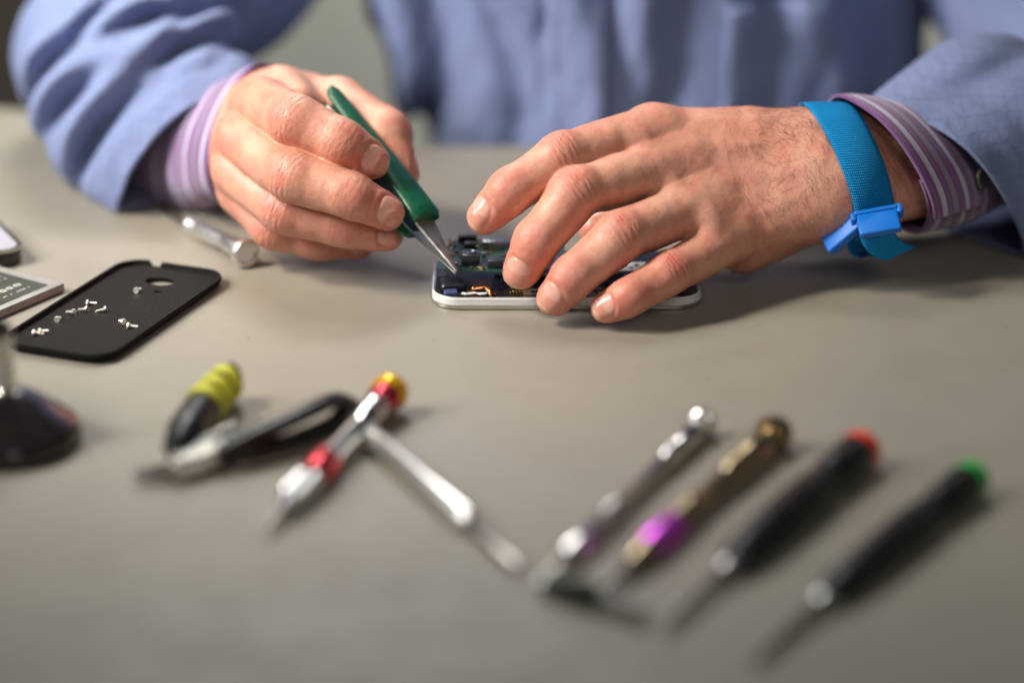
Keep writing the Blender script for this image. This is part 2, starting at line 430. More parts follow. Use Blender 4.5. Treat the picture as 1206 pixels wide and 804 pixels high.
sk = NT('skin')
def skin_mat():
    s = sk; obj = s.coord('Object')
    na = s.attr('nailco'); wa = s.attr('wrk'); ra = s.attr('red')
    sx = s.add('ShaderNodeSeparateXYZ'); s.L(na.outputs['Vector'], sx.inputs[0])
    aa = s.math('POWER', s.math('ABSOLUTE', sx.outputs[0]), 3.2); ll = s.math('POWER', s.math('ABSOLUTE', sx.outputs[1]), 3.2)
    rr = s.math('POWER', s.math('ADD', aa, ll), 1/3.2)
    on = s.math('GREATER_THAN', sx.outputs[2], .2)
    nailm = s.math('MULTIPLY', s.ramp(rr, [(.90, 1.0), (.99, 0.0)]), on)
    # free edge of the nail: pale
    edge = s.math('MULTIPLY', nailm, s.ramp(sx.outputs[0], [(.74, 0.0), (.86, 1.0)]))
    ln = s.math('MULTIPLY', nailm, s.ramp(s.math('ADD', sx.outputs[0], s.math('MULTIPLY', s.math('MULTIPLY', sx.outputs[1], sx.outputs[1]), .35)), [(0.0, 1.0), (0.02, 0.0)]))
    wx = s.add('ShaderNodeSeparateXYZ'); s.L(wa.outputs['Vector'], wx.inputs[0])
    s_, l_, w_ = wx.outputs
    warp = s.math('MULTIPLY', s.math('SUBTRACT', s.noise(300, 2, .5), .5), .0026)
    sq = s.math('ADD', s.math('MULTIPLY', s_, s_), s.math('MULTIPLY', s.math('MULTIPLY', l_, l_), .05))
    rad = s.math('ADD', s.math('SQRT', sq), warp)
    wav = s.math('SINE', s.math('MULTIPLY', rad, 2*math.pi/.0024))
    wav = s.math('POWER', s.math('ADD', s.math('MULTIPLY', wav, .5), .5), 2.2)
    wh = s.math('MULTIPLY', wav, s.math('MULTIPLY', w_, -1.0))
    # redness: knuckles, tips, plus blotches
    bl = s.noise(95, 5, .68); bl2 = s.noise(28, 3, .5)
    redf = s.math('ADD', s.math('MULTIPLY', ra.outputs['Fac'], .85), s.math('MULTIPLY', s.math('SUBTRACT', bl, .46), 1.9), True)
    base = s.mix(s.ramp(bl2, [(.35, 0.0), (.65, 1.0)]), (.71, .37, .255, 1), (.66, .285, .19, 1))
    c = s.mix(redf, base, (.62, .150, .110, 1))
    fine = s.noise(1500, 3, .6)
    c = s.mix(s.ramp(fine, [(.35, .38), (.6, 0.0)]), c, (.42, .16, .10, 1))
    c = s.mix(s.math('MULTIPLY', s.math('MULTIPLY', wav, w_), .14), c, (.36, .11, .07, 1))
    c = s.mix(s.math('MULTIPLY', nailm, .8), c, (.66, .30, .22, 1)); c = s.mix(s.math('MULTIPLY', edge, .65), c, (.80, .66, .52, 1)); c = s.mix(s.math('MULTIPLY', ln, .25), c, (.8, .6, .52, 1))
    vor = s.add('ShaderNodeTexVoronoi', feature='DISTANCE_TO_EDGE', i_Scale=900.0); s.L(obj, vor.inputs['Vector'])
    cells = s.ramp(vor.outputs[0], [(0.0, 0.0), (.12, 1.0)])
    ws = s.noise(260, 5, .65)
    notn = s.math('SUBTRACT', 1.0, nailm)
    h = s.math('MULTIPLY', s.math('ADD', s.math('MULTIPLY', cells, .09), s.math('MULTIPLY', ws, .9)), notn)
    b1 = s.bump(h, .6, .0006); b2 = s.bump(wh, .45, .0005, b1)
    b3 = s.bump(s.ramp(rr, [(.9, 1.0), (.97, 0.0), (1.06, .6)]), .35, .0004, b2)
    rough = s.mix(nailm, s.ramp(s.noise(300, 3), [(.3, .34), (.7, .56)]), (.24, .24, .24, 1))
    s.set(Base_Color=c, Roughness=rough, Normal=b3, Subsurface_Weight=.14, Subsurface_Scale=.0035, Specular_IOR_Level=.5)
    s.b.inputs['Subsurface Radius'].default_value = (1.0, .35, .18)
    return s.m
M_skin = skin_mat()
person = empty('person', (0.09, 0.45, 0.0))
tag(person, 'seated technician in a light blue lab coat repairing the opened phone with both hands', 'person')
def put(o, parent):
    """parent while keeping world coordinates of the mesh"""
    o.parent = parent; o.matrix_parent_inverse = (Matrix.Translation(parent.location) @ parent.rotation_euler.to_matrix().to_4x4()).inverted(); return o
bme = mesh_from(Vall, Fall, name='body')
for nm, arr, ty in (('nailco', NAIL, 'FLOAT_VECTOR'), ('wrk', WR, 'FLOAT_VECTOR')):
    a = bme.attributes.new(nm, ty, 'POINT')
    if len(bme.vertices) == len(arr): a.data.foreach_set('vector', arr.astype(np.float32).ravel())
a = bme.attributes.new('red', 'FLOAT', 'POINT'); a.data.foreach_set('value', RED.astype(np.float32))
body = put(link('body', bme, M_skin), person)
# ------------------------------------------------------------------ clothes: lab coat (trunk + two sleeves), shirt cuffs
def dent(p, u, v, ang, ln, wd, dep, d0, dr=.09):
    """a fold running across the cloth: centre seen at (u,v), direction ang (image degrees), sizes in metres"""
    c = P(u, v, d0); a = math.radians(ang); dirv = RT*math.cos(a) + UP*math.sin(a); nrm = -RT*math.sin(a) + UP*math.cos(a)
    q = p - c.astype(np.float32); x = q @ dirv.astype(np.float32); y = q @ nrm.astype(np.float32); z = q @ FW.astype(np.float32)
    y = y + .12*x*x/ln
    return dep*np.exp(-(x/ln)**2 - (y/wd)**2)*np.exp(-(z/dr)**4)
def shell(f, th, planes, soft=.0012):
    def g(p):
        d = f(p); s = np.maximum(d, -(d + th))
        for (o, n) in planes: s = -smin(-s, (p - o.astype(np.float32)) @ n.astype(np.float32), soft) if False else np.maximum(s, -((p - o.astype(np.float32)) @ n.astype(np.float32)))
        return s
    return g
def i3(x, y, z): return RT*x + UP*y + FW*z
# right arm (left in the photo)
NR_ = unit(i3(-.61, .68, .40)); CR_ = P(234,177,1.388)
def sleeveR(p):
    d = cone(p, CR_ - NR_*.05, P(165,112,1.430), .056,.059, unit(i3(.5,-.5,.8)), 1.12)
    d = smin(d, cone(p, P(165,112,1.430), P(130,72,1.490), .059,.050), .03)
    e = cone(p, P(130,68,1.490), P(268,-30,1.560), .050,.050)
    e = smin(e, cone(p, P(258,-30,1.560), P(440,-260,1.620), .050,.070), .03)
    d = smin(d, e, .035)
    near = np.abs(d) < .03; q = p[near]; x = .0016*swirl(q, 42, 11) + .0007*swirl(q, 120, 12)
    for a in ((62,80,36,.026,.0085,.010), (92,124,38,.024,.009,.012), (150,138,40,.032,.010,.011), (178,32,22,.028,.008,.008),
              (205,78,30,.030,.008,.005), (120,30,40,.020,.007,.006), (250,48,28,.030,.008,.006), (300,20,50,.03,.009,.007), (235,10,60,.03,.008,.007), (118,178,55,.020,.008,.008)):
        x += 1.5*dent(q, a[0], a[1], a[2], a[3], a[4]*.85, a[5], 1.42)
        x -= .9*dent(q, a[0]-8, a[1]-18, a[2], a[3], a[4], a[5], 1.42)
    pl = (q - CR_.astype(np.float32)) @ NR_.astype(np.float32)
    x += .0009*np.exp(-((pl-.020)/.0012)**2)
    x += .0020*np.exp(-(pl/.02)**2)*swirl(q, 60, 14)
    d = d.copy(); d[near] += x
    return d
# left arm (right in the photo)
NL_ = unit(i3(.63, .69, .26)); CL_ = P(1098,196,1.305)
def sleeveL(p):
    d = cone(p, CL_ - NL_*.05, P(1168,170,1.345), .0655,.055, unit(i3(-.3,-.3,.9)), 1.12)
    d = smin(d, cone(p, P(1168,170,1.345), P(1315,155,1.430), .055,.054), .03)
    e = cone(p, P(1315,155,1.430), P(1318,110,1.475), .054,.062)
    e = smin(e, cone(p, P(1318,110,1.475), P(1085,-260,1.60), .066,.088), .03)
    d = smin(d, e, .03)
    near = np.abs(d) < .03; q = p[near]; x = .0014*swirl(q, 35, 21) + .0005*swirl(q, 110, 22)
    for a in ((1150,95,20,.03,.009,.004), (1190,150,-40,.03,.008,.004), (1215,60,30,.04,.012,.006), (1185,225,-60,.025,.007,.003)):
        x += dent(q, a[0], a[1], a[2], a[3], a[4], a[5], 1.31)
    pl = (q - CL_.astype(np.float32)) @ NL_.astype(np.float32)
    x += .0005*np.exp(-((pl-.024)/.0009)**2)
    x += .0018*np.exp(-(pl/.02)**2)*swirl(q, 50, 24)
    d = d.copy(); d[near] += x
    return d
def trunk(p):
    t = cone(p, TC+[0.01,0,-.06], TC+[-.005,.0,.16], .168,.188, np.array([0.0,1.0,0]), 1.42)
    t = smin(t, cone(p, TC+[-.005,0,.16], TC+[0,.03,.42], .188,.20, np.array([0.0,1.0,0]), 1.5), .05)
    near = np.abs(t) < .06; q = p[near]; x = np.zeros(len(q), np.float32)
    X, Z = q[:, 0], q[:, 2]
    wv = .012*np.sin(Z*23+1) + .006*np.sin(Z*51)
    def vf(x0, slope, wd, dep): return 1.25*dep*np.exp(-((X - x0 - slope*(Z-.1) - wv*.6)/wd)**2)
    x += vf(-.045, .10, .014, .010) + vf(-.012, -.12, .010, .006) - vf(-.075, .05, .016, .008) + vf(.062, -.05, .013, .007) - vf(.040, .0, .014, .006)
    x += vf(.105, .28, .013, .010) - vf(.085, .22, .012, .007) + vf(.165, .20, .012, .008) - vf(.185, -.2, .016, .007) + vf(.225, .1, .013, .008) - vf(.135,.1,.012,.005) - vf(-.105,.1,.012,.007)
    x += .006*swirl(q*np.array([1.6,1,.7],np.float32), 30, 31) + .0030*swirl(q*np.array([1.5,1,.8],np.float32), 75, 32)
    fr = q[:, 1] < TC[1]
    x -= fr*.0055*np.clip((X-.020)*300, 0, 1)*np.clip((.056-X)*300+1, 0, 1); x += fr*.003*(np.exp(-((X-.0195)/.003)**2)+np.exp(-((X-.062)/.003)**2)+.6*np.exp(-((X-.030)/.0025)**2))     # front placket
    d = t.copy(); d[near] += x
    return d
M_coat = NT('coat_cloth')
def coat_mat():
    s = M_coat; o = s.coord('Object')
    c = s.mix(s.ramp(s.noise(30, 4), [(.3, 0.0), (.7, 1.0)]), (.275, .325, .495, 1), (.31, .36, .53, 1))
    wv = s.add('ShaderNodeTexWave', bands_direction='DIAGONAL', i_Scale=520.0, i_Distortion=.4); s.L(o, wv.inputs['Vector'])
    wv2 = s.add('ShaderNodeTexWave', bands_direction='X', i_Scale=620.0, i_Distortion=.5); s.L(o, wv2.inputs['Vector'])
    slub = s.math('MULTIPLY', wv.outputs['Fac'], wv2.outputs['Fac'])
    c = s.mix(s.ramp(s.math('ADD', s.math('MULTIPLY', slub, .5), s.math('MULTIPLY', s.noise(1200, 3, .7), .5)), [(.2, 1.0), (.62, 0.0)]), c, (.15, .19, .36, 1))
    gx = s.add('ShaderNodeTexWave', bands_direction='X', wave_profile='SIN', i_Scale=52.0, i_Distortion=.25); s.L(o, gx.inputs['Vector'])
    gz = s.add('ShaderNodeTexWave', bands_direction='Z', wave_profile='SIN', i_Scale=52.0, i_Distortion=.25); s.L(o, gz.inputs['Vector'])
    grid = s.math('MAXIMUM', s.ramp(gx.outputs['Fac'], [(.93, 0.0), (.99, 1.0)]), s.ramp(gz.outputs['Fac'], [(.93, 0.0), (.99, 1.0)]))
    grid = s.math('MULTIPLY', grid, s.ramp(s.noise(500, 2, .5), [(.42, 0.0), (.58, .75)]))
    c = s.mix(grid, c, (.13, .17, .33, 1))
    s.set(Base_Color=c, Roughness=.85, Sheen_Weight=.08, Sheen_Roughness=.4, Specular_IOR_Level=.15)
    s.L(s.bump(s.noise(38, 6, .62, dist=1.2), .55, .004, s.bump(slub, .4, .0006)), s.b.inputs['Normal'])
coat_mat()
def sleeve_obj(f, lo, hi, h, o, n, th):
    V, F = nets(f, lo, hi, h); V[:, 2] = np.maximum(V[:, 2], .0006)
    me = mesh_from(V, F); bm = bmesh.new(); bm.from_mesh(me)
    bmesh.ops.bisect_plane(bm, geom=bm.verts[:]+bm.edges[:]+bm.faces[:], plane_co=Vector(o), plane_no=Vector(n), clear_inner=True, clear_outer=False, dist=1e-6)
    bmesh.ops.dissolve_degenerate(bm, dist=.0003, edges=bm.edges[:])
    bm.to_mesh(me); bm.free(); me.polygons.foreach_set('use_smooth', [True]*len(me.polygons))
    ob = put(link('sleeve', me, M_coat.m), person); ob.parent = coat; ob.matrix_parent_inverse = Matrix.Identity(4)
    md = ob.modifiers.new('cloth_thickness', 'SOLIDIFY'); md.thickness = th; md.offset = -1; md.use_rim = True
    return ob
coat = put(link('lab_coat', mesh_from(*nets(trunk, (-.20,.20,-.14), (.40,.75,.60), .0035 if not PREVIEW else .006)), M_coat.m), person)
slR = sleeve_obj(sleeveR, (-.40,.08,-.04), (.02,.66,.40), .0024 if not PREVIEW else .0035, CR_, NR_, .0022)
slL = sleeve_obj(sleeveL, (.10,-.02,-.04), (.62,.66,.40), .0022 if not PREVIEW else .0035, CL_, NL_, .0020)
# breast/side pocket: a patch that follows the trunk
def on_trunk(x, z, off):
    lo, hi = .15, .46
    for _ in range(26):
        m = (lo+hi)/2
        if trunk(np.array([[x, m, z]], np.float32))[0] > 0: lo = m
        else: hi = m
    return (x, lo-off, z)
def patch(x0, x1, z0, z1, off, th, name, nx=24, nz=14, sag=0.0):
    bm = bmesh.new(); G = []
    for j in range(nz+1):
        row = []
        for i in range(nx+1):
            a, b = i/nx, j/nz
            x = x0+(x1-x0)*a; z = z0+(z1-z0)*b - sag*4*a*(1-a)*(b > .99)
            row.append(on_trunk(x, z, off + (.003*math.sin(math.pi*a) if b > .8 else 0)))
        G.append(row)
    f = [[bm.verts.new(p) for p in r] for r in G]; k = [[bm.verts.new((p[0], p[1]+th, p[2])) for p in r] for r in G]
    for j in range(nz):
        for i in range(nx):
            bm.faces.new((f[j][i], f[j][i+1], f[j+1][i+1], f[j+1][i])); bm.faces.new((k[j][i+1], k[j][i], k[j+1][i], k[j+1][i+1]))
    per = [(0, i) for i in range(nx)] + [(j, nx) for j in range(nz)] + [(nz, i) for i in range(nx, 0, -1)] + [(j, 0) for j in range(nz, 0, -1)]
    for a, b in zip(per, per[1:]+per[:1]): bm.faces.new((f[b[0]][b[1]], f[a[0]][a[1]], k[a[0]][a[1]], k[b[0]][b[1]]))
    o = put(bm_obj(name, bm, M_coat.m), person); o.parent = coat; o.matrix_parent_inverse = Matrix.Identity(4); return o
patch(.130, .235, -.02, .088, .0015, .004, 'pocket', sag=-.004)

def loft(rings, nt=120, ns=40, th0=0.0, th1=2*math.pi, rip=None):
    """rings: (C, A, B) keys; returns vertices (ns+1, nt+1, 3) and arclength"""
    K = len(rings); Cs, As, Bs = [np.array([r[i] for r in rings]) for i in range(3)]
    def cr(X, t):
        i = min(int(t), K-2); f = t-i; a, b, c, d = X[max(i-1, 0)], X[i], X[i+1], X[min(i+2, K-1)]
        return .5*((2*b)+(c-a)*f+(2*a-5*b+4*c-d)*f*f+(3*b-a-3*c+d)*f**3)
    G = np.zeros((ns+1, nt+1, 3)); th = np.linspace(th0, th1, nt+1); al = np.zeros(ns+1)
    for j in range(ns+1):
        t = (K-1)*j/ns; C, A, B = cr(Cs, t), cr(As, t), cr(Bs, t)
        if j: al[j] = al[j-1] + np.linalg.norm(C-pc)
        pc = C
        rr = 1 + (rip(th, al[j]) if rip else 0)
        G[j] = C + np.outer(np.cos(th)*rr, A) + np.outer(np.sin(th)*rr, B)
    return G, al
def cloth_sheet(name, G, al, th, mat, parent):
    ns, nt = G.shape[0]-1, G.shape[1]-1
    du = np.gradient(G, axis=1); dv = np.gradient(G, axis=0); n = np.cross(du, dv); n /= np.linalg.norm(n, axis=2)[..., None]+1e-12
    if (n*(G-G.mean(axis=(0, 1)))).sum() < 0: n = -n
    A = G.reshape(-1, 3); Bv = (G-n*th).reshape(-1, 3); N = len(A); w = nt+1; F = []
    for j in range(ns):
        for i in range(nt):
            a = j*w+i; F.append((a, a+1, a+w+1, a+w)); F.append((N+a+1, N+a, N+a+w, N+a+w+1))
    per = [(0, i) for i in range(nt)]+[(j, nt) for j in range(ns)]+[(ns, i) for i in range(nt, 0, -1)]+[(j, 0) for j in range(ns, 0, -1)]
    for p, q in zip(per, per[1:]+per[:1]):
        a, b = p[0]*w+p[1], q[0]*w+q[1]; F.append((b, a, N+a, N+b))
    me = mesh_from(np.concatenate([A, Bv]), F)
    at = me.attributes.new('sl', 'FLOAT', 'POINT'); s = np.repeat(al, w); at.data.foreach_set('value', np.concatenate([s, s]).astype(np.float32))
    bm = bmesh.new(); bm.from_mesh(me); bmesh.ops.recalc_face_normals(bm, faces=bm.faces); bm.to_mesh(me); bm.free()
    return put(link(name, me, mat), parent) if parent else link(name, me, mat)
def stripe_mat():
    s = NT('striped_shirt'); a = s.attr('sl').outputs['Fac']
    PUR, SAL, WHI, GRY = (.175, .060, .21, 1), (.46, .17, .20, 1), (.50, .52, .66, 1), (.20, .215, .29, 1)
    per = .0195; f = s.math('FRACT', s.math('DIVIDE', s.math('ADD', a, .0012), per))
    st = [(0, PUR), (.16, (.27, .17, .32, 1)), (.19, PUR), (.33, SAL), (.355, WHI), (.41, (.40, .43, .56, 1)), (.43, WHI), (.52, SAL), (.545, PUR), (.64, (.27, .17, .32, 1)), (.67, PUR), (.79, SAL), (.815, GRY), (.975, SAL)]
    c = s.ramp(f, st, 'CONSTANT')
    c = s.mix(s.ramp(s.noise(900, 3, .7), [(.35, .25), (.6, 0.0)]), c, (.08, .05, .10, 1))
    s.set(Base_Color=c, Roughness=.8, Sheen_Weight=.3)
    s.L(s.bump(s.noise(1400, 2, .7), .3, .0003), s.b.inputs['Normal'])
    return s.m
M_shirt = stripe_mat()
def iv(x, y, z): return RT*x + UP*y + FW*z      # vector in metres: image right, image up, away
px = .00047
# cuff on the right arm
ringsR = [(P(290,155,1.350), iv(26*px, 80*px, 0), iv(-.0135, .002, -.030)), (P(268,164,1.368), iv(24*px, 80*px, 0), iv(-.015, .003, -.030)),
          (P(244,174,1.388), iv(22*px, 76*px, 0), iv(-.015, .004, -.029)), (P(218,180,1.405), iv(28*px, 66*px, 0), iv(-.012, .008, -.027)), (P(192,174,1.425), iv(36*px, 54*px, 0), iv(-.012, .012, -.024))]
G, al = loft(ringsR, rip=lambda th, s: .018*np.sin(3*th+1+s*40)+.012*np.sin(7*th+s*90)*min(1, s*30))
cR = cloth_sheet('shirt_cuff', G, al, .0016, M_shirt, person)
# cuff on the left arm, buttoned, with its overlapping corner towards the camera
ringsL = [(P(1033,194,1.282), iv(-52*px, 76*px, 0), iv(.008, .007, -.0330)), (P(1060,192,1.293), iv(-53*px, 74*px, 0), iv(.009, .008, -.0325)),
          (P(1092,192,1.306), iv(-50*px, 68*px, 0), iv(.009, .008, -.030)), (P(1126,190,1.322), iv(-44*px, 58*px, 0), iv(.009, .009, -.026)), (P(1162,184,1.340), iv(-38*px, 50*px, 0), iv(.009, .009, -.023))]
t0 = 2.60
G, al = loft(ringsL, nt=150, th0=t0-2*math.pi-.55, th1=t0, rip=lambda th, s: max(0, 1-s/.06)*.12*np.clip((th-(t0-1.9))/1.9, -0.05, 1)**1.0 + .012*np.sin(3*th+2)+.01*np.sin(6*th+s*60))
cL = cloth_sheet('shirt_cuff', G, al, .0018, M_shirt, person)
# shirt button
bm = bmesh.new(); gi = int(150*(1-(.42/(2*math.pi+.55)))); jc = 21
pc = Vector(G[jc, gi]); nn = Vector(np.cross(G[jc, gi+1]-G[jc, gi-1], G[jc+1, gi]-G[jc-1, gi])).normalized()
if nn.dot(Vector(-FW)) < 0: nn = -nn
yy = nn.orthogonal().normalized()
lathe(bm, [(.0005,.0030), (.0035,.0028), (.0040,.0030), (.0052,.0032), (.0056,.0024), (.0052,.0012), (.0010,.0010)][::-1], 28, M4(pc, nn, yy, nn.cross(yy)))
bt = put(bm_obj('button', bm, simple('button_plastic', (.12,.11,.10), .25)), person); bt.parent = cL; bt.matrix_parent_inverse = Matrix.Identity(4)

# ------------------------------------------------------------------ blue anti-static wrist band
def skin_radius(o, dirs):
    out = []
    lo = np.zeros(len(dirs)); hi = np.full(len(dirs), .075)
    for _ in range(22):
        m = (lo+hi)/2; q = (o + dirs*m[:, None]).astype(np.float32); ins = handL.base(q) < 0
        lo = np.where(ins, m, lo); hi = np.where(ins, hi, m)
    return lo
CB = P(996,194,1.272); axB = unit(axL + UP*.0 - FW*.42)
e1 = unit(nfL - axB*(nfL @ axB)); e2 = np.cross(axB, e1)
nt, ns = 144, 8; th = np.linspace(math.pi, 3*math.pi, nt, endpoint=False); dirs = np.outer(np.cos(th), e1)+np.outer(np.sin(th), e2)
Gb = []; HWB = .0118
for j in range(ns+1):
    s_ = -HWB + 2*HWB*j/ns; o = CB + axB*s_
    r = skin_radius(o, dirs)
    r = (r + np.roll(r, 1) + np.roll(r, -1) + np.roll(r, 2) + np.roll(r, -2))/5
    Gb.append(o + dirs*(r+.0012)[:, None])
Gb = np.array(Gb); rmid = Gb.mean(0)
band = empty('wrist_band', tuple(CB)); tag(band, 'bright blue woven anti-static wrist band with plastic clasp around the wrist', 'wrist band')
def band_mat():
    s = NT('woven_blue'); a = s.attr('buv'); x = s.add('ShaderNodeSeparateXYZ'); s.L(a.outputs['Vector'], x.inputs[0])
    u = s.math('SINE', s.math('MULTIPLY', s.math('ADD', x.outputs[0], x.outputs[1]), 2*math.pi/.0025))
    v = s.math('SINE', s.math('MULTIPLY', s.math('SUBTRACT', x.outputs[0], s.math('MULTIPLY', x.outputs[1], 1.6)), 2*math.pi/.0027))
    w = s.math('ADD', s.math('MULTIPLY', s.math('MULTIPLY', u, v), .5), .5)
    c = s.mix(s.ramp(w, [(.35, 0.0), (.55, 1.0)]), (.0003, .065, .25, 1), (.001, .40, .86, 1))
    c = s.mix(s.ramp(s.noise(60), [(.3, 0.0), (.7, .15)]), c, (.01, .24, .55, 1))
    s.set(Base_Color=c, Roughness=.6, Specular_IOR_Level=.2); s.L(s.bump(w, .9, .0008), s.b.inputs['Normal']); return s.m
M_band = band_mat()
def strip(name, G, th, mat, parent, closed=False):
    """G (ns+1, nt, 3): across x along"""
    ns, nt = G.shape[0]-1, G.shape[1]
    nx = np.roll(G, -1, 1)-np.roll(G, 1, 1) if closed else np.gradient(G, axis=1)
    n = np.cross(nx, np.gradient(G, axis=0)); n /= np.linalg.norm(n, axis=2)[..., None]+1e-12
    al = np.concatenate([[0], np.cumsum(np.linalg.norm(np.diff(G[ns//2], axis=0), axis=1))]); ac = np.linspace(0, np.linalg.norm(G[-1, 0]-G[0, 0]), ns+1)
    A = G.reshape(-1, 3); Bv = (G+n*th).reshape(-1, 3); N = len(A); F = []
    m = nt if closed else nt-1
    for j in range(ns):
        for i in range(m):
            k = (i+1) % nt; a, b, c, d = j*nt+i, j*nt+k, (j+1)*nt+k, (j+1)*nt+i
            F.append((a, b, c, d)); F.append((N+b, N+a, N+d, N+c))
    for i in range(m):
        k = (i+1) % nt; F.append((i, N+i, N+k, k)); a, b = ns*nt+i, ns*nt+k; F.append((b, N+b, N+a, a))
    if not closed:
        for j in range(ns):
            a, b = j*nt, (j+1)*nt; F.append((b, N+b, N+a, a)); a, b = j*nt+nt-1, (j+1)*nt+nt-1; F.append((a, N+a, N+b, b))
    me = mesh_from(np.concatenate([A, Bv]), F)
    at = me.attributes.new('buv', 'FLOAT_VECTOR', 'POINT')
    uv = np.stack([np.tile(al, ns+1), np.repeat(ac, nt), np.zeros((ns+1)*nt)], 1); at.data.foreach_set('vector', np.concatenate([uv, uv]).astype(np.float32).ravel())
    bm = bmesh.new(); bm.from_mesh(me); bmesh.ops.recalc_face_normals(bm, faces=bm.faces); bm.to_mesh(me); bm.free()
    return put(link(name, me, mat), parent)
strip('strap', Gb, .0013, M_band, band, True)
M_clasp = simple('clasp_plastic', (.001,.15,.58), .42, namp=.06, bump=.1, bscale=300)
XB = unit(P(1060,244,1.240)-P(1010,253,1.242)); ZB = unit(-FW*.75+UP*.62-XB*0); ZB = unit(ZB-XB*(ZB@XB)); YB = np.cross(ZB, XB)
cc = P(1034,260,1.241); Mc = M4(cc, XB, YB, ZB)
bm = bmesh.new()
box(bm, (0,-.0015,0), (.0215,.0150,.0045), Mc, .0012, 3); box(bm, (0,.0055,.0010), (.0225,.0025,.0045), Mc, .0008, 3)
box(bm, (-.0118,.0040,-.0005), (.0034,.0055,.0065), Mc, .0012, 3)
box(bm, (.0120,.0045,-.0005), (.0034,.0060,.0065), Mc, .0012, 3)
cl = put(bm_obj('clasp', bm, M_clasp, angle=40), band)
bm = bmesh.new(); Xs = unit(P(1012,256,1.246)-P(974,288,1.256)); Zs = unit(-FW*.8+UP*.5-RT*.3); Zs = unit(Zs-Xs*(Zs@Xs)); Ms = M4(P(993,273,1.252), Xs, np.cross(Zs, Xs), Zs)
box(bm, (0,0,0), (.0235,.0125,.0060), Ms, .0012, 3)
for q in (-1, 1): box(bm, (.0112, .0046*q, .001), (.003, .0012, .006), Ms, .0004, 1)
put(bm_obj('clasp_hinge', bm, M_clasp, angle=40), band)
def bez(pts, n):
    pts = np.array(pts); K = len(pts); out = []
    for t in np.linspace(0, K-1.0001, n):
        i = int(t); f = t-i; a, b, c, d = pts[max(i-1, 0)], pts[i], pts[i+1], pts[min(i+2, K-1)]
        out.append(.5*((2*b)+(c-a)*f+(2*a-5*b+4*c-d)*f*f+(3*b-a-3*c+d)*f**3))
    return np.array(out)
ea = bez([P(1012,268,1.240), P(1014,284,1.243), P(1022,296,1.246), P(1032,303,1.248), P(1041,307,1.250)], 26)
eb = bez([P(1054,262,1.236), P(1054,273,1.240), P(1060,282,1.246), P(1068,287,1.250), P(1077,290,1.253)], 26)
Gs = np.array([ea*(1-t)+eb*t for t in np.linspace(0, 1, 9)])
strip('strap_end', Gs, .0014, M_band, band)
ea = bez([P(1000,276,1.262), P(998,292,1.262), P(1006,302,1.264), P(1018,303,1.266), P(1022,294,1.268)], 26)
Gs = np.array([ea + (RT*.6+FW*.6+UP*.1)*.018*t for t in np.linspace(0, 1, 9)])
strip('strap_fold', Gs, .0014, M_band, band)

# ------------------------------------------------------------------ hair on the back of the left hand and wrist
def hair(n, seedv):
    r = np.random.default_rng(seedv); V = VL[0]; N_ = None
    m = (V[:, 0] > P(800,200,1.25)[0]) & (V[:, 0] < P(1075,200,1.27)[0]) & (VL[4] < .12)
    idx = np.where(m)[0]; g = grad(handL.base, V[idx].astype(np.float32), .0008)
    ok = (g @ (-FW) > -.25); idx = idx[ok]; g = g[ok]
    u = V[idx, 0]; wgt = np.clip((u - P(800,200,1.25)[0])/.07, .01, 1)**1.8
    down = np.clip((V[idx, 2]-.028)/.03, .05, 1); wgt *= down*(.55+.45*np.clip(swirl(V[idx].astype(np.float32), 90, 5), -1, 1)); wgt = np.clip(wgt, .004, None)
    ch = r.choice(len(idx), n, replace=True, p=wgt/wgt.sum()); p0 = V[idx[ch]]; nr = g[ch]
    flow = (UP*-.55 + RT*.25)[None] + r.normal(scale=.35, size=(n, 3)) + .5*np.sin(p0[:, :1]*150)*UP[None]
    flow -= nr*(flow*nr).sum(1)[:, None]; flow /= np.linalg.norm(flow, axis=1)[:, None]
    L = r.uniform(.004, .012, n); rad = r.uniform(.00004, .00007, n); VV = []; FF = []
    curl = np.cross(nr, flow)*r.uniform(-.5, .5, n)[:, None]
    K = 5
    for i in range(n):
        b = len(VV)
        for k in range(K):
            t = k/(K-1); q = p0[i] + L[i]*(flow[i]*t + curl[i]*t*t + nr[i]*(.32*t - .26*t*t) ) - nr[i]*.0003
            tt = flow[i]; a = np.cross(tt, nr[i]); rr = rad[i]*(1-.75*t)
            for s in range(3):
                an = 2.094*s; VV.append(q + rr*(a*math.cos(an)+nr[i]*math.sin(an)))
            if k:
                for s in range(3):
                    x = b+(k-1)*3; FF.append((x+s, x+(s+1) % 3, x+3+(s+1) % 3, x+3+s))
    return mesh_from(np.array(VV), np.array(FF))
M_hair = simple('arm_hair', (.055,.025,.015), .5)
put(link('arm_hair', hair(2300 if not PREVIEW else 600, 3), M_hair), person)
# ------------------------------------------------------------------ shared tool materials
M_steel = simple('brushed_steel', (.74,.73,.70), .27, 1.0, 120, .08, .08, 900)
M_steel2 = simple('polished_steel', (.72,.71,.69), .13, 1.0, 120, .05)
M_dsteel = simple('dark_steel', (.30,.28,.26), .3, 1.0, 90, .15)
M_rubber = simple('black_rubber', (.012,.010,.009), .30, 0, 80, .3, .15, 500)
M_gun = simple('bronze_metal', (.50,.40,.24), .2, 1.0, 100, .15)
M_red = simple('red_anodised', (.62,.05,.07), .22, .75, 80, .12)
M_orange = simple('amber_anodised', (.92,.52,.02), .22, .5, 80, .1)
M_yellow = simple('yellow_rubber', (.62,.60,.03), .5, 0, 80, .12)
M_white = simple('white_plastic', (.72,.71,.68), .3, 0, 60, .04)
M_chrome = simple('chrome_trim', (.62,.60,.57), .16, 1.0, 60, .08)
M_blackp = simple('black_plastic', (.016,.015,.015), .35, 0, 80, .3)
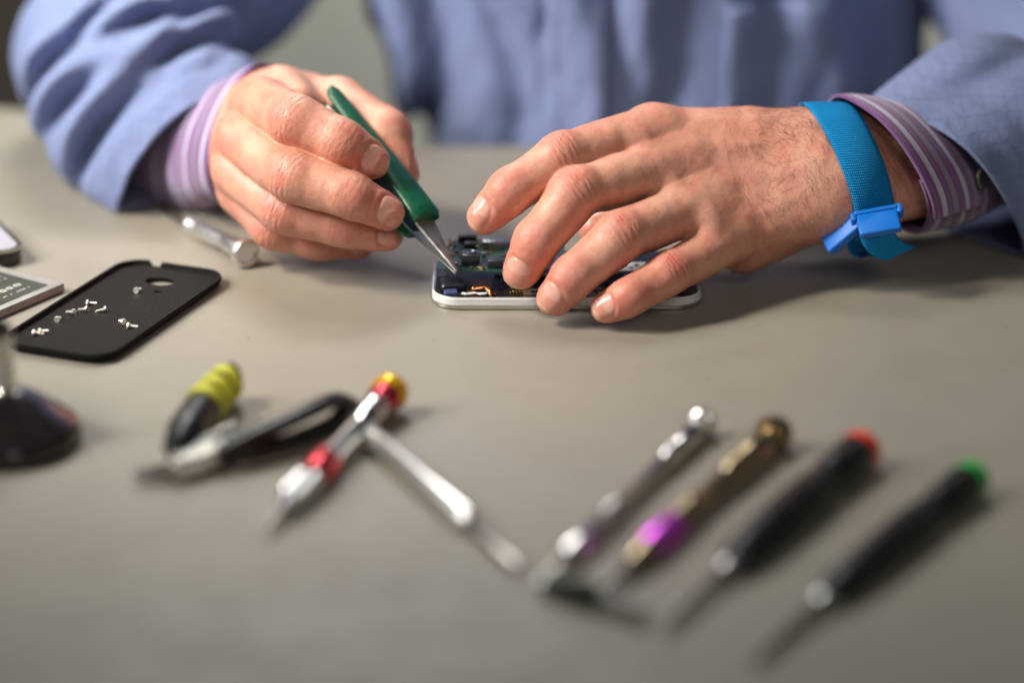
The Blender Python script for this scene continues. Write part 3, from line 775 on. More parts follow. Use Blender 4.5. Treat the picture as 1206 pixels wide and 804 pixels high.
def lay(pa, pb, za, zb):
    """local X runs from pa (x=0) to pb lying on the table; za, zb heights of the axis"""
    a = Vector(T(pa[0], pa[1], za)); b = Vector(T(pb[0], pb[1], zb)); x = (b-a); L = x.length; x.normalize()
    y = Vector((0,0,1)).cross(x).normalized(); z = x.cross(y)
    return M4(a, x, y, z), L
def tool(name, M, label, cat, group=None):
    e = empty(name); e.matrix_world = M; bpy.context.view_layer.update(); tag(e, label, cat, group); return e
GR = 1.12
def part(name, prof, mat, parent, seg=40, flutes=0, amp=0.0, fr=None, caps=True, angle=35):
    prof = [(r_*(GR if name not in ('screw_head','screw_shaft') else 1), x_) for r_, x_ in prof]
    bm = bmesh.new(); lathe(bm, prof, seg, None, caps, flutes, amp, fr)
    bmesh.ops.recalc_face_normals(bm, faces=bm.faces)
    return bm_obj(name, bm, mat, parent, angle=angle)
def knurl(x0, x1, r, n, dep, cap0=True):
    """rounded rings between x0 and x1"""
    out = []
    for i in range(n):
        a = x0+(x1-x0)*i/n; b = x0+(x1-x0)*(i+1)/n
        for t, q in ((.04, 0), (.2, .75), (.5, 1), (.8, .75), (.96, 0)): out.append((r-dep+dep*q, a+(b-a)*t))
    return out

# ------------------------------------------------------------------ tweezers with green grips
tipp = P(537,320,1.2390); endp = P(384,114,1.296)
X = unit(endp-tipp); Yt = unit(-FW*.72+RT*.70 - X*((-FW*.72+RT*.70) @ X)); Zt = np.cross(X, Yt)
TL = float(np.linalg.norm(endp-tipp))
tw = tool('tweezers', M4(tipp, X, Yt, Zt), 'steel tweezers with green plastic grips held in the right hand, tips on the board', 'tweezers')
M_green = simple('green_grip', (.0,.085,.038), .38, 0, 300, .30, .35, 900, .0004)
M_blade = simple('tweezer_steel', (.72,.70,.62), .36, 1.0, 120, .1, .1, 500)
def blade(sgn):
    bm = bmesh.new(); rows = []
    for i in range(25):
        t = i/24; x = t*TL*.93
        y = sgn*(.00030 + .0050*math.sin(min(1, t*1.35)*math.pi*.5)*(1-.7*max(0, (t-.6)/.4)))
        w = .0006 + .0066*min(1, t/.26)**1.05; th = .0009
        rows.append([bm.verts.new((x, y+sgn*dy, z)) for dy, z in ((0, -w), (th, -w*.85), (th*1.25, 0), (th, w*.85), (0, w))])
    for a, b in zip(rows[:-1], rows[1:]):
        for k in range(5): bm.faces.new((a[k], a[(k+1) % 5], b[(k+1) % 5], b[k]))
    bm.faces.new(rows[0]); bm.faces.new(rows[-1][::-1]); bmesh.ops.recalc_face_normals(bm, faces=bm.faces)
    return bm_obj('prong', bm, M_blade, tw, angle=30)
blade(1); blade(-1)
def grip(sgn):
    bm = bmesh.new(); rows = []; n = 30
    for i in range(n+1):
        t = i/n; x = TL*(.250 + .750*t)
        wz = (.0100 - .0052*t)*(1 if t > .03 else .86+.14*t/.03)*(1 if t < .95 else math.sqrt(max(.02, 1-((t-.95)/.055)**2)))
        y0 = .0016 + .0022*math.sin(min(1, t*2+.35)*math.pi*.5); y1 = y0 + (.0068-.0024*t)*(1 if t > .02 else .8)
        row = []
        for k in range(16):
            a = 2*math.pi*k/16; cy, cz = math.cos(a), math.sin(a)
            row.append(bm.verts.new((x, sgn*((y0+y1)/2 + (y1-y0)/2*np.sign(cy)*abs(cy)**.8), wz*np.sign(cz)*abs(cz)**.75)))
        rows.append(row)
    for a, b in zip(rows[:-1], rows[1:]):
        for k in range(16): bm.faces.new((a[k], a[(k+1) % 16], b[(k+1) % 16], b[k]))
    bm.faces.new(rows[0]); bm.faces.new(rows[-1][::-1]); bmesh.ops.recalc_face_normals(bm, faces=bm.faces)
    return bm_obj('grip', bm, M_green, tw, angle=50)
grip(1); grip(-1)

# ------------------------------------------------------------------ opened phone
PX, PY = .0282, .0762; ph = empty('smartphone', (PX, PY, 0)); tag(ph, 'opened white smartphone with exposed dark insides lying under the hand', 'phone')
W_, H_ = .1405, .0655
bm = bmesh.new(); prism(bm, rrect(W_, H_, .0150, 10), 0.0006, .0024, bev=.0007, seg=3); bm_obj('chrome_trim', bm, M_chrome, ph, angle=50)
bm = bmesh.new(); o_ = rrect(W_-.0012, H_-.0012, .0144, 10); i_ = rrect(W_-.0042, H_-.0042, .0129, 10)
ring_prism(bm, o_, i_, .0025, .0066)
bmesh.ops.recalc_face_normals(bm, faces=bm.faces)
bmesh.ops.bevel(bm, geom=[e for e in bm.edges if all(abs(v.co.z-.0066) < 1e-5 for v in e.verts) and abs(e.calc_face_angle(0)-math.pi/2) < .2], offset=.0008, segments=3, affect='EDGES')
rim = bm_obj('frame', bm, M_white, ph, angle=45)
M_pcbd = simple('phone_inside', (.020,.014,.010), .35, .3, 300, .5, .3, 900)
bm = bmesh.new(); prism(bm, rrect(W_-.0043, H_-.0043, .0128, 8), .0025, .0042); bm_obj('screen_back', bm, M_pcbd, ph, smooth=False)
M_copper = simple('copper_foil', (.50,.20,.08), .3, .9, 200, .25, .5, 500, .0005)
M_gold = simple('gold_contact', (.70,.50,.20), .25, 1.0); M_chipc = simple('chip_black', (.022,.023,.030), .3, 0, 300, .2)
M_blueg = simple('module_blue_grey', (.08,.10,.22), .35, .2, 200, .15); M_shield = simple('shield_can', (.42,.40,.38), .3, 1.0, 200, .1, .2, 400)
M_brown = simple('bronze_bracket', (.17,.11,.075), .35, .7, 300, .3, .3, 500)
def pbox(nm, x, y, z, sx, sy, sz, mat, rz=0, bev=.0002, par=None):
    bm = bmesh.new(); box(bm, (x-W_/2, y-H_/2, z+sz/2), (sx, sy, sz), None, bev, 1, rz); return bm_obj(nm, bm, mat, par or ph, angle=30)
r = random.Random(5)
# x from the left end, y from the near edge
pbox('vibration_motor', .0105, .0100, .0042, .0070, .0055, .0030, M_blueg, .1, .0006)
pbox('speaker_module', .011, .021, .0042, .013, .012, .0042, M_chipc, .2, .001)
pbox('earpiece', .006, .034, .0042, .006, .012, .0036, M_blackp, 0, .0006)
pbox('camera_socket', .026, .022, .0042, .011, .011, .0022, M_copper, .1, .001)
bm = bmesh.new(); tube(bm, [(x-W_/2, y-H_/2, z) for x, y, z in ((.020,.014,.0046),(.024,.012,.0072),(.028,.0115,.0078),(.031,.010,.0062),(.031,.006,.0046))], .0011, 8); bm_obj('ribbon_cable', bm, M_copper, ph)
bm = bmesh.new(); prism(bm, [(-.007,-.0006),(-.005,-.0016),(.001,-.0004),(.003,-.0018),(.006,-.0010),(.0065,.001),(.002,.0004),(-.001,.0014),(-.004,.0002),(-.0065,.001)], 0, .0006, Matrix.Translation((.023-W_/2,.0052-H_/2,.0070))); bm_obj('ground_foil', bm, M_white, ph, smooth=False)
for k in range(14):
    pbox('spring_contact', .041+.0016*(k % 7)+(k//7)*.0007, .0085+.0035*(k//7)+.0002*k, .0042, .0005, .0012, .0030+.0004*(k % 3), M_gold, .3, .0001)
bm = bmesh.new(); ring_prism(bm, rrect(.016,.0085,.001,3), rrect(.0085,.0038,.0006,3), .0, .0012, Matrix.Translation((.056-W_/2,.0085-H_/2,.0058))); bm_obj('side_key_bracket', bm, M_brown, ph, smooth=False)
pbox('side_key', .056, .0035, .0046, .0095, .0018, .0028, M_chipc)
pbox('side_key_contact', .070, .0040, .0046, .004, .0016, .0030, M_brown)
for k in range(78):
    x = r.uniform(.012, .134); y = r.choice([r.uniform(.006,.020), r.uniform(.02,.06)]); sx = r.uniform(.001,.0055); sy = r.uniform(.001,.004)
    pbox('component', x, y, .0042, sx, sy, r.uniform(.0006,.0024), r.choice([M_chipc, M_chipc, M_shield, M_brown, M_pcbd, M_copper, M_gold]), r.uniform(-.4,.4) if r.random() < .3 else 0, .00015)
# bottom end (right in the photo): socket board and foil
pbox('socket_board', .125, .028, .0042, .020, .030, .0012, M_brown); pbox('charging_socket', .1335, .034, .0042, .006, .009, .0028, M_shield)
for q in range(5): pbox('contact_pad', .120+.0034*q, .011+.002*q, .0054, .0016, .0022, .0010, (M_gold, M_copper, M_shield, M_gold, M_copper)[q], .5)
# raised battery plate behind the fingers, with its sticker
M_plate = simple('battery_wrap', (.035,.05,.085), .3, .3, 100, .2)
pbox('battery_plate', .094, .044, .0042, .078, .036, .0062, M_plate, 0, .0008)
pbox('sticker', .103, .0365, .01045, .024, .0125, .0001, simple('sticker_paper', (.75,.74,.72), .6), 0, 0)
for k in range(7): pbox('sticker_mark',   .0935+.0028*k, .0360+(.002 if k % 2 else -.002), .01056, .0014+.0006*(k % 3), .0030+.001*(k % 2), .00005, simple('sticker_ink', (.03,.03,.03), .6), 0, 0)

# ------------------------------------------------------------------ logic board being lifted out
bd = empty('circuit_board', (PX-.5*W_+.0365, .0740, .0142)); bd.rotation_euler = (math.radians(1), math.radians(3.5), math.radians(1))
tag(bd, 'small green circuit board with black camera modules being lifted from the phone', 'circuit board')
M_pcb = simple('pcb_green', (.018,.060,.048), .35, .1, 300, .25, .3, 600)
bm = bmesh.new(); prism(bm, [(-.033,-.013),(-.030,-.0145),(.034,-.0145),(.034,.029),(-.012,.0315),(-.022,.0315),(-.0275,.024),(-.033,-.004)], 0, .0011, bev=.0001, seg=1); bm_obj('substrate', bm, M_pcb, bd, smooth=False)
def bbox(nm, x, y, z, sx, sy, sz, mat, rz=0, bev=.0002, par=None):
    bm = bmesh.new(); box(bm, (x, y, z+sz/2), (sx, sy, sz), None, bev, 2, rz); return bm_obj(nm, bm, mat, par or bd, angle=30)
cm = bbox('camera_module', -.0165, -.0035, .0011, .0094, .0094, .0058, M_chipc, .05, .0006)
bm = bmesh.new(); MZ = M4((-.0165,-.0035,.0069), (0,0,1), (1,0,0), (0,1,0)); lathe(bm, [(.0030,0), (.0031,.0006), (.0026,.0007), (.0020,.0002), (.0004,.0001)], 28, MZ); bm_obj('lens', bm, simple('lens_ring', (.05,.055,.09), .12, .3), cm)
bbox('front_camera', -.0035, -.0065, .0011, .0080, .0075, .0042, M_chipc, 0, .0005)
bbox('flex_contact', .0018, -.0085, .0011, .0022, .0045, .0022, M_gold, .3)
bbox('shield_can', .018, -.002, .0011, .024, .020, .0024, M_blueg, 0, .0005)
bbox('antenna_connector', .0045, -.0125, .0011, .0045, .0022, .0010, M_gold)
bbox('audio_jack', -.004, .0205, .0011, .012, .0070, .0046, M_shield, 0, .0006); bbox('earpiece_contact', -.018, .027, .0011, .010, .0040, .0040, M_blackp, 0, .0005); bbox('flash_contact', -.0165, .0175, .0011, .006, .004, .0034, M_chipc, 0, .0004)
for k in range(150):
    x = r.uniform(-.031,.010); y = r.uniform(-.0135,.028)
    if abs(x+.0165) < .0058 and abs(y+.0035) < .0058 or abs(x+.0035) < .005 and abs(y+.0065) < .005: continue
    bbox('component', x, y, .0011, r.uniform(.0006,.0022), r.uniform(.0005,.0014), r.uniform(.0004,.0016), r.choice([M_gold, M_chipc, M_shield, M_copper, M_brown, M_chipc]), 0, .0001)

# ------------------------------------------------------------------ phone back cover with screws
a0 = T(138,361,.0045); ang = math.atan2(.930,.368); cv = empty('back_cover', (a0[0], a0[1], .0012), (0,0,ang)); tag(cv, 'black phone back cover lying inside up with tiny screws on it', 'phone cover')
M_cover = simple('cover_black', (.012,.0100,.0085), .7, 0, 500, .35, .45, 1300, .0004, Specular_IOR_Level=.15)
CLn, CWd = .1290, .0630
def dens(a, b, mx=.002):
    A, B = [], []
    for i in range(len(a)):
        p, q, r_, t = a[i], a[(i+1) % len(a)], b[i], b[(i+1) % len(b)]; k = max(1, int(math.dist(p, q)/mx))
        for m in range(k): A.append(tuple(p[c]+(q[c]-p[c])*m/k for c in (0, 1))); B.append(tuple(r_[c]+(t[c]-r_[c])*m/k for c in (0, 1)))
    return A, B
bm = bmesh.new()
def loop(pts, z): 
    vs = [bm.verts.new((x, y, z)) for x, y in pts]; return [bm.edges.new((vs[i], vs[(i+1) % len(vs)])) for i in range(len(vs))]
hole = [(.0440+.0055*math.cos(t)*(1.0), .0-.000+.0082*math.sin(t)) for t in np.linspace(0, 2*math.pi, 28, endpoint=False)]
h2 = [(.0300+.0014*math.cos(t), .0055+.0022*math.sin(t)) for t in np.linspace(0, 2*math.pi, 16, endpoint=False)]
h3 = [(.0300+.0014*math.cos(t), -.0065+.0025*math.sin(t)) for t in np.linspace(0, 2*math.pi, 16, endpoint=False)]
ed = loop(rrect(CLn-.002, CWd-.002, .013, 10), 0) + loop(hole, 0) + loop(h2, 0) + loop(h3, 0)
bmesh.ops.triangle_fill(bm, edges=ed, use_beauty=True, use_dissolve=False)
ext = bmesh.ops.extrude_face_region(bm, geom=bm.faces[:])
for v in [g for g in ext['geom'] if isinstance(g, bmesh.types.BMVert)]: v.co.z += .0011
bmesh.ops.recalc_face_normals(bm, faces=bm.faces)
for v in bm.verts: v.co.z += .0006
bm_obj('panel', bm, M_cover, cv, smooth=False)
bm = bmesh.new(); o_, i_ = dens(rrect(CLn, CWd, .014, 14), rrect(CLn-.0032, CWd-.0032, .0125, 14)); n = len(o_)
lowv = []
def zt(x, y): return .0014 if (x > CLn/2-.005 and .010 < y < .017) else .0044
oL = [bm.verts.new((x*.94, y*.90, -.0008)) for x, y in o_]; oM = [bm.verts.new((x, y, min(.0028, zt(x, y)))) for x, y in o_]; oH = [bm.verts.new((x*.996, y*.992, zt(x, y))) for x, y in o_]
iH = [bm.verts.new((x, y, zt(*o_[k])-.0001)) for k, (x, y) in enumerate(i_)]; iL = [bm.verts.new((x, y, .0012)) for x, y in i_]
for i in range(n):
    j = (i+1) % n
    for A_, B_ in ((oL, oM), (oM, oH), (oH, iH), (iH, iL), (iL, oL)): bm.faces.new((A_[i], A_[j], B_[j], B_[i]))
bmesh.ops.recalc_face_normals(bm, faces=bm.faces); bm_obj('lip', bm, M_cover, cv, angle=60)
# screws
M_screw = simple('screw_steel', (.90,.86,.76), .42, 1.0)
def screw_proto():
    e = empty('screw'); 
    part('screw_head', [(.0003,.0), (.0010,.0), (.00125,.0003), (.00120,.0008), (.0006,.0009)], M_screw, e, 16)
    pr = [(.00065,.0008)]
    for k in range(7): pr += [(.00070,.0009+.00045*k), (.00050,.0009+.00045*k+.00022)]
    part('screw_shaft', pr+[(.0002,.0043)], M_screw, e, 12); return e
LABS = [((210,271+0),'x')]
scr = [((160,343),70,'tiny steel screw nearest the camera hole of the black cover'),
       ((101,357),20,'upper screw of the crossed pair on the black cover'), ((104,364),170,'lower screw of the crossed pair on the black cover'),
       ((126,364),190,'lone screw just right of the crossed pair on the black cover'), ((88,368),150,'slanting screw just left of the crossed pair on the black cover'),
       ((67,377),80,'upright looking screw between the slanting one and the left end of the cover'), ((38,392),10,'left screw of the two touching at the left end of the cover'),
       ((45,391),40,'right screw of the two touching at the left end of the cover'), ((146,380),120,'upper screw of the pair near the long front edge of the cover'), ((149,384),15,'lower screw of the pair near the long front edge of the cover')]
sp = None
for (uv, an, lab) in scr:
    if sp is None: sp = s0 = screw_proto()
    else:
        s0 = sp.copy(); COL.objects.link(s0)
        for ch in list(sp.children):
            c2 = ch.copy(); COL.objects.link(c2); c2.parent = s0
    q = T(uv[0], uv[1], .0040); s0.location = (q[0], q[1], .0042); s0.rotation_euler = (0, math.radians(12), math.radians(an)); s0.scale = (1.45,)*3
    tag(s0, lab, 'screw', 'tiny screws on the black cover')

# ------------------------------------------------------------------ battery and second phone at the left edge
c0 = T(76,333,.005); e_f = unit((T(0,365,.005)-c0)*np.array([1,1,0])); 
bt_ = empty('phone_battery', tuple(c0*np.array([1,1,0])), (0,0,math.atan2(e_f[1], e_f[0]))); tag(bt_, 'white edged phone battery with dark printed label at the left edge', 'battery')
def lbox(nm, x, y, z, sx, sy, sz, mat, par, bev=.0003, rz=0):
    bm = bmesh.new(); box(bm, (x, y, z+sz/2), (sx, sy, sz), None, bev, 2, rz); return bm_obj(nm, bm, mat, par, angle=30)
yd = (T(0,318,.005)-c0); sy_ = -1 if (e_f[0]*yd[1]-e_f[1]*yd[0]) < 0 else 1
lbox('cell', .046, sy_*.029, .0003, .092, .058, .0047, simple('battery_case', (.34,.32,.29), .35), bt_, .0006)
lbox('contact_strip', .046, 0, .0014, .088, .0008, .0016, simple('strip_rose', (.38,.27,.24), .4), bt_, .0001)
lbx = lbox('label', .050, sy_*.029, .00502, .086, .049, .00012, simple('label_dark', (.045,.05,.04), .4), bt_, 0)
M_ink = simple('label_ink', (.45,.44,.38), .5)
rr_ = random.Random(3)
for row, (yy_, hh, dense) in enumerate(((.011,.0012,.5), (.018,.0042,.85), (.030,.0011,.6), (.034,.0011,.6), (.038,.0011,.6))):
    bm = bmesh.new(); x = .012
    while x < .088:
        wd = rr_.uniform(.25,.7)*hh*1.1+.0003
        if rr_.random() < dense:
            if hh > .003:
                bm_t = bmesh.new(); ring_prism(bm, rrect(wd+.001, hh*rr_.uniform(.55,1), .0006, 3), rrect(wd*.4+.0004, hh*.28, .0002, 3), 0, .00004, Matrix.Translation((x, sy_*yy_, .00516))); bm_t.free()
            else: box(bm, (x, sy_*yy_, .00518), (wd, hh, .00004))
        x += wd + hh*.55
    bm_obj('label_print', bm, M_ink, lbx, smooth=False)
    
c1 = T(30,291,.010)
p2 = empty('smartphone', (c1[0], c1[1], 0), (0,0,math.radians(-62))); tag(p2, 'second phone with a pale reflecting screen cut off by the left edge', 'phone')
bm = bmesh.new(); prism(bm, rrect(.066,.132,.010,8), .0005, .0085, Matrix.Translation((-.033,-.066,0)), bev=.0015, seg=3); bm_obj('housing', bm, simple('dark_housing', (.03,.026,.024), .35), p2, angle=50)
bm = bmesh.new(); ring_prism(bm, rrect(.067,.133,.0105,8), rrect(.062,.128,.008,8), .0086, .0098, Matrix.Translation((-.033,-.066,0))); bm_obj('bezel', bm, M_chrome, p2, angle=40)
bm = bmesh.new(); prism(bm, rrect(.0622,.1282,.0081,8), .0086, .0095, Matrix.Translation((-.033,-.066,0))); bm_obj('screen', bm, simple('screen_glass', (.45,.44,.50), .12), p2, smooth=False)

# ------------------------------------------------------------------ hand tools
# silver precision driver by the right hand
M_satin = simple('satin_chrome', (.80,.79,.77), .36, 1.0, 120, .04)
M, L = lay((291,299),(190,247), .0084, .0030)
s = tool('precision_screwdriver', M, 'silver precision screwdriver with flat swivel cap beside the right hand', 'screwdriver', 'precision screwdrivers')
part('swivel_cap', [(.0001,.0022), (.0044,.0020), (.0050,.0004), (.0054,.0), (.0064,.0002), (.0068,.0010), (.0068,.0046), (.0060,.0058), (.0036,.0064)], M_satin, s, 48)
part('handle', [(.0036,.0065), (.0040,.0085), (.0040,.0230), (.0033,.0250), (.0033,.0270), (.0038,.0300), (.0046,.048), (.0048,.058), (.0040,.0590), (.0046,.0605), (.0046,.0635), (.0036,.0645), (.0044,.0660), (.0042,.0700), (.0026,.0730)], M_satin, s, 40)
part('shaft', [(.0012,.073), (.0012, L-.004), (.0007, L)], M_dsteel, s, 16)
M_bead = simple('bright_knurl', (.90,.89,.87), .12, 1.0)
# red and silver driver with amber cap
M, L = lay((462,458),(313,622), .0105, .0040)
s = tool('precision_screwdriver', M, 'red and silver knurled screwdriver with amber cap lying across the steel rod', 'screwdriver', 'precision screwdrivers')
part('swivel_cap', [(.0035,-.001), (.0068,-.0005), (.0080,.0015), (.0080,.0055), (.0068,.0075), (.0040,.0080)], M_orange, s, 48, 24, .0005, (.001,.006))
part('collar', [(.0040,.0080), (.0066,.0085), (.0068,.0125), (.0058,.0150), (.0052,.0175)] , M_red, s, 40)
k0 = L*.30; k1 = L*.53
part('handle', [(.0052,.0176)] + knurl(.018,k0-.008,.0060,2,.0008) + [(.0046,k0), (.0042,k1-.012), (.0048,k1)], M_steel2, s, 40)
part('grip_ring', [(.0048,k1+.0001), (.0062,k1+.002), (.0064,k1+.010), (.0060,k1+.018), (.0055,k1+.0195)], M_red, s, 40)
part('knurled_nose', [(.0055,k1+.0196)] + knurl(k1+.020,k1+.040,.0064,4,.0018) + [(.0038,k1+.0425), (.0026,k1+.048)], M_bead, s, 64, 8, .0018, (k1+.020,k1+.040))
part('shaft', [(.0016,k1+.048), (.0015,L-.006), (.0006,L)], M_dsteel, s, 16)
M_rod = simple('satin_steel', (.80,.79,.76), .33, 1.0, 120, .05)
M, L = lay((432,510),(610,662), .0054, .0034)
s = tool('pry_tool', M, 'plain polished steel rod tool with a thin flattened end in the foreground', 'pry tool')
part('handle', [(.0020,-.0016), (.0040,-.0008), (.0047,.0012), (.0047,L*.68), (.0040,L*.70), (.0028,L*.72)], M_rod, s, 40)
bm = bmesh.new(); box(bm, (L*.86, 0, -.0002), (L*.30, .0050, .0016), None, .0006, 3); bm_obj('blade', bm, M_dsteel, s, angle=40)

# four drivers on the right
M, L = lay((829,497),(655,668), .0058, .0040)
s = tool('precision_screwdriver', M, 'slim silver screwdriver, leftmost of the four lying side by side', 'screwdriver', 'precision screwdrivers')
part('swivel_cap', [(.0030,-.0005), (.0060,.0), (.0066,.001), (.0066,.0045), (.0050,.006), (.0030,.0065)], M_steel, s, 40, 16, .0005, (.0005,.005))
part('handle', [(.0030,.0066), (.0042,.0085), (.0046,.015), (.0042,.026), (.0032,.030)] + knurl(.031,.044,.0042,3,.0006) + [(.0031,.048), (.0030,L*.58), (.0040,L*.60)] + knurl(L*.61,L*.70,.0045,3,.0007) + [(.0042,L*.71), (.0046,L*.80), (.0046,L*.92), (.0030,L*.95)], M_steel2, s, 40)
part('bit', [(.0018,L*.95), (.0016,L*1.08), (.0006,L*1.10)], M_dsteel, s, 6)
M, L = lay((915,508),(705,698), .0068, .0045)
s = tool('precision_screwdriver', M, 'bronze screwdriver with a painted violet glint, second from left of the four', 'screwdriver', 'precision screwdrivers')
part('swivel_cap', [(.0035,-.0005), (.0072,.0), (.0080,.0015), (.0080,.0060), (.0062,.0085), (.0036,.009)], M_gun, s, 40, 18, .0005, (.001,.007))
part('handle', [(.0036,.0091), (.0050,.012), (.0056,.018), (.0050,.030)] + knurl(.031,.052,.0054,4,.0008) + [(.0042,.056), (.0040,L*.50)] + knurl(L*.51,L*.60,.0052,3,.0007) + [(.0048,L*.605)], M_gun, s, 40)
part('violet_glint_band', [(.0048,L*.606), (.0056,L*.61), (.0057,L*.74), (.0050,L*.755)], simple('violet_glint_tint', (.92,.13,.95), .22, .8), s, 40)  # purple reflection on the metal, put into the colour of this ring
part('collar', [(.0048,L*.756), (.0044,L*.79), (.0030,L*.84)], M_gun, s, 40); part('shaft', [(.0020,L*.84), (.0019,L), (.0007,L*1.03)], M_dsteel, s, 16)
def fat(uv0, uv1, z0, z1, capc, lab, R0=.0066):
    M, L = lay(uv0, uv1, z0, z1)
    s = tool('screwdriver', M, lab, 'screwdriver', 'black handled screwdrivers with coloured caps')
    part('swivel_cap', [(.0020,-.0018), (.0048,-.0010), (R0-.0002,.0010), (R0+.0002,.0050), (R0+.0001,.0072)], capc, s, 40)
    part('handle', [(R0-.0003,.0073), (R0,.0080), (R0,.030), (R0-.0010,.034), (R0-.0013,.044), (R0,.050), (R0+.0002,.070), (R0-.0008,L*.62), (R0-.002,L*.66), (.0030,L*.68)], M_rubber, s, 48, 12, .0007, (.050,.075))
    part('ferrule', [(.0030,L*.6805), (.0036,L*.69), (.0036,L*.72), (.0024,L*.735)], M_steel, s, 32); part('shaft', [(.0020,L*.735), (.0019,L*.97), (.0008,L)], M_dsteel, s, 16)
fat((1016,528),(780,735), .0068, .0040, simple('red_cap', (.85,.055,.02), .35), 'black handled screwdriver with red cap lying second from the right', .0084)
fat((1146,561),(885,775), .0068, .0030, simple('green_cap', (.01,.50,.06), .35), 'black handled screwdriver with green cap at the far right', .0076)
M, L = lay((645,684),(760,722), .0042, .0040)
s = tool('bit_holder', M, 'short dark metal bit holder lying crosswise under the driver tips', 'bit holder')
part('sleeve', [(.0025,-.001), (.0042,.0), (.0044,.002), (.0044,L*.5), (.0036,L*.55)], simple('green_black_metal', (.02,.03,.02), .3, .6), s, 32); part('shaft', [(.0030,L*.551), (.0030,L)], M_dsteel, s, 6)

# ------------------------------------------------------------------ pliers
pv = T(222,528,.008); pl = empty('pliers', (pv[0], pv[1], 0)); tag(pl, 'open pliers with black handles, one banded in yellow, beside the red screwdriver', 'pliers')
def loc(u, v, z): q = T(u, v, z); return Vector((q[0]-pv[0], q[1]-pv[1], z))
def flat_tube(bm, pts, ws, hs, seg=18):
    rings = []
    for i, p in enumerate(pts):
        t = (pts[min(i+1, len(pts)-1)]-pts[max(i-1, 0)]).normalized(); sd = t.cross(Vector((0,0,1))).normalized(); up = sd.cross(t)
        rings.append([bm.verts.new(p + sd*ws[i]*math.cos(a) + up*hs[i]*math.sin(a)) for a in [2*math.pi*k/seg for k in range(seg)]])
    for a, b in zip(rings[:-1], rings[1:]):
        for k in range(seg): bm.faces.new((a[k], a[(k+1) % seg], b[(k+1) % seg], b[k]))
    bm.faces.new(rings[0][::-1]); bm.faces.new(rings[-1]); bmesh.ops.recalc_face_normals(bm, faces=bm.faces)
def spl(pts, n): 
    q = bez([np.array(p) for p in pts], n); return [Vector(x) for x in q]
A = spl([loc(207,530,.0090), loc(222,505,.0110), loc(238,483,.0118), loc(255,463,.0118), loc(272,445,.0112)], 40)
bm = bmesh.new(); k = 21; flat_tube(bm, A[:k], [.0058+.0030*min(1, i/8) for i in range(k)], [.0058+.003*min(1, i/8) for i in range(k)]); hA = bm_obj('handle', bm, M_rubber, pl)
for i in range(3):
    a, b = k-1+i*6, min(39, k-1+i*6+3); seg_ = A[a:b+1]
    bm = bmesh.new(); flat_tube(bm, seg_, [.0093-.0004*i]*len(seg_), [.0104-.0005*i]*len(seg_)); bm_obj('yellow_band', bm, M_yellow, hA, angle=60)
bm = bmesh.new(); flat_tube(bm, A[k-1:], [.0068-.0002*i/4 for i in range(len(A)-k+1)], [.0084-.0008*i/len(A) for i in range(len(A)-k+1)]); bm_obj('grip_core', bm, M_rubber, hA)
# second handle: a bent loop open in the middle
Bo = spl([loc(262,533,.0085), loc(300,513,.012), loc(345,492,.015), loc(392,471,.015), loc(413,474,.010)], 40)
Bi = spl([loc(265,536,.0055), loc(305,530,.0055), loc(350,517,.0055), loc(395,497,.0060), loc(413,474,.010)], 40)
bm = bmesh.new(); flat_tube(bm, Bo, [.0052]*40, [.0040 - .0010*(i/39) for i in range(40)]); flat_tube(bm, Bi, [.0050]*40, [.0042]*40); bm_obj('handle', bm, M_rubber, pl)
bm = bmesh.new()
hd = [loc(200,528,.006), loc(215,515,.006), loc(262,522,.006), loc(275,532,.006), loc(240,548,.006), loc(205,556,.006)]
prism(bm, [(p.x, p.y) for p in hd][::-1], .0015, .0105, bev=.0012); bmesh.ops.recalc_face_normals(bm, faces=bm.faces); bm_obj('joint', bm, M_steel, pl, angle=40)
q = loc(222,530,.0); MZ = M4((q.x, q.y, .0105), (0,0,1), (1,0,0), (0,1,0)); bm = bmesh.new(); lathe(bm, [(.0040,-.0005), (.0040,.0008), (.0030,.0014), (.0005,.0016)], 28, MZ); bm_obj('rivet', bm, M_steel2, pl)
q1, q2 = loc(262,498,.010), loc(276,504,.010); bm = bmesh.new()
tube(bm, [(Vector(loc(250,520,.010)).lerp(q2, i/60) + Vector((.0028*math.cos(i*.9), .0014*math.sin(i*.9), .0028*math.sin(i*.9)))) for i in range(61)], .0006, 8); bm_obj('spring', bm, M_steel2, pl)
for d_ in (0, 1):
    J_ = spl([loc(212,545,.006+.0003*d_), loc(192,551+5*d_,.005), loc(158,556+4*d_,.0035)], 16); bm = bmesh.new(); flat_tube(bm, J_, [.0030-.0022*i/15 for i in range(16)], [.0030-.0016*i/15 for i in range(16)]); bm_obj('jaw', bm, M_dsteel, pl)

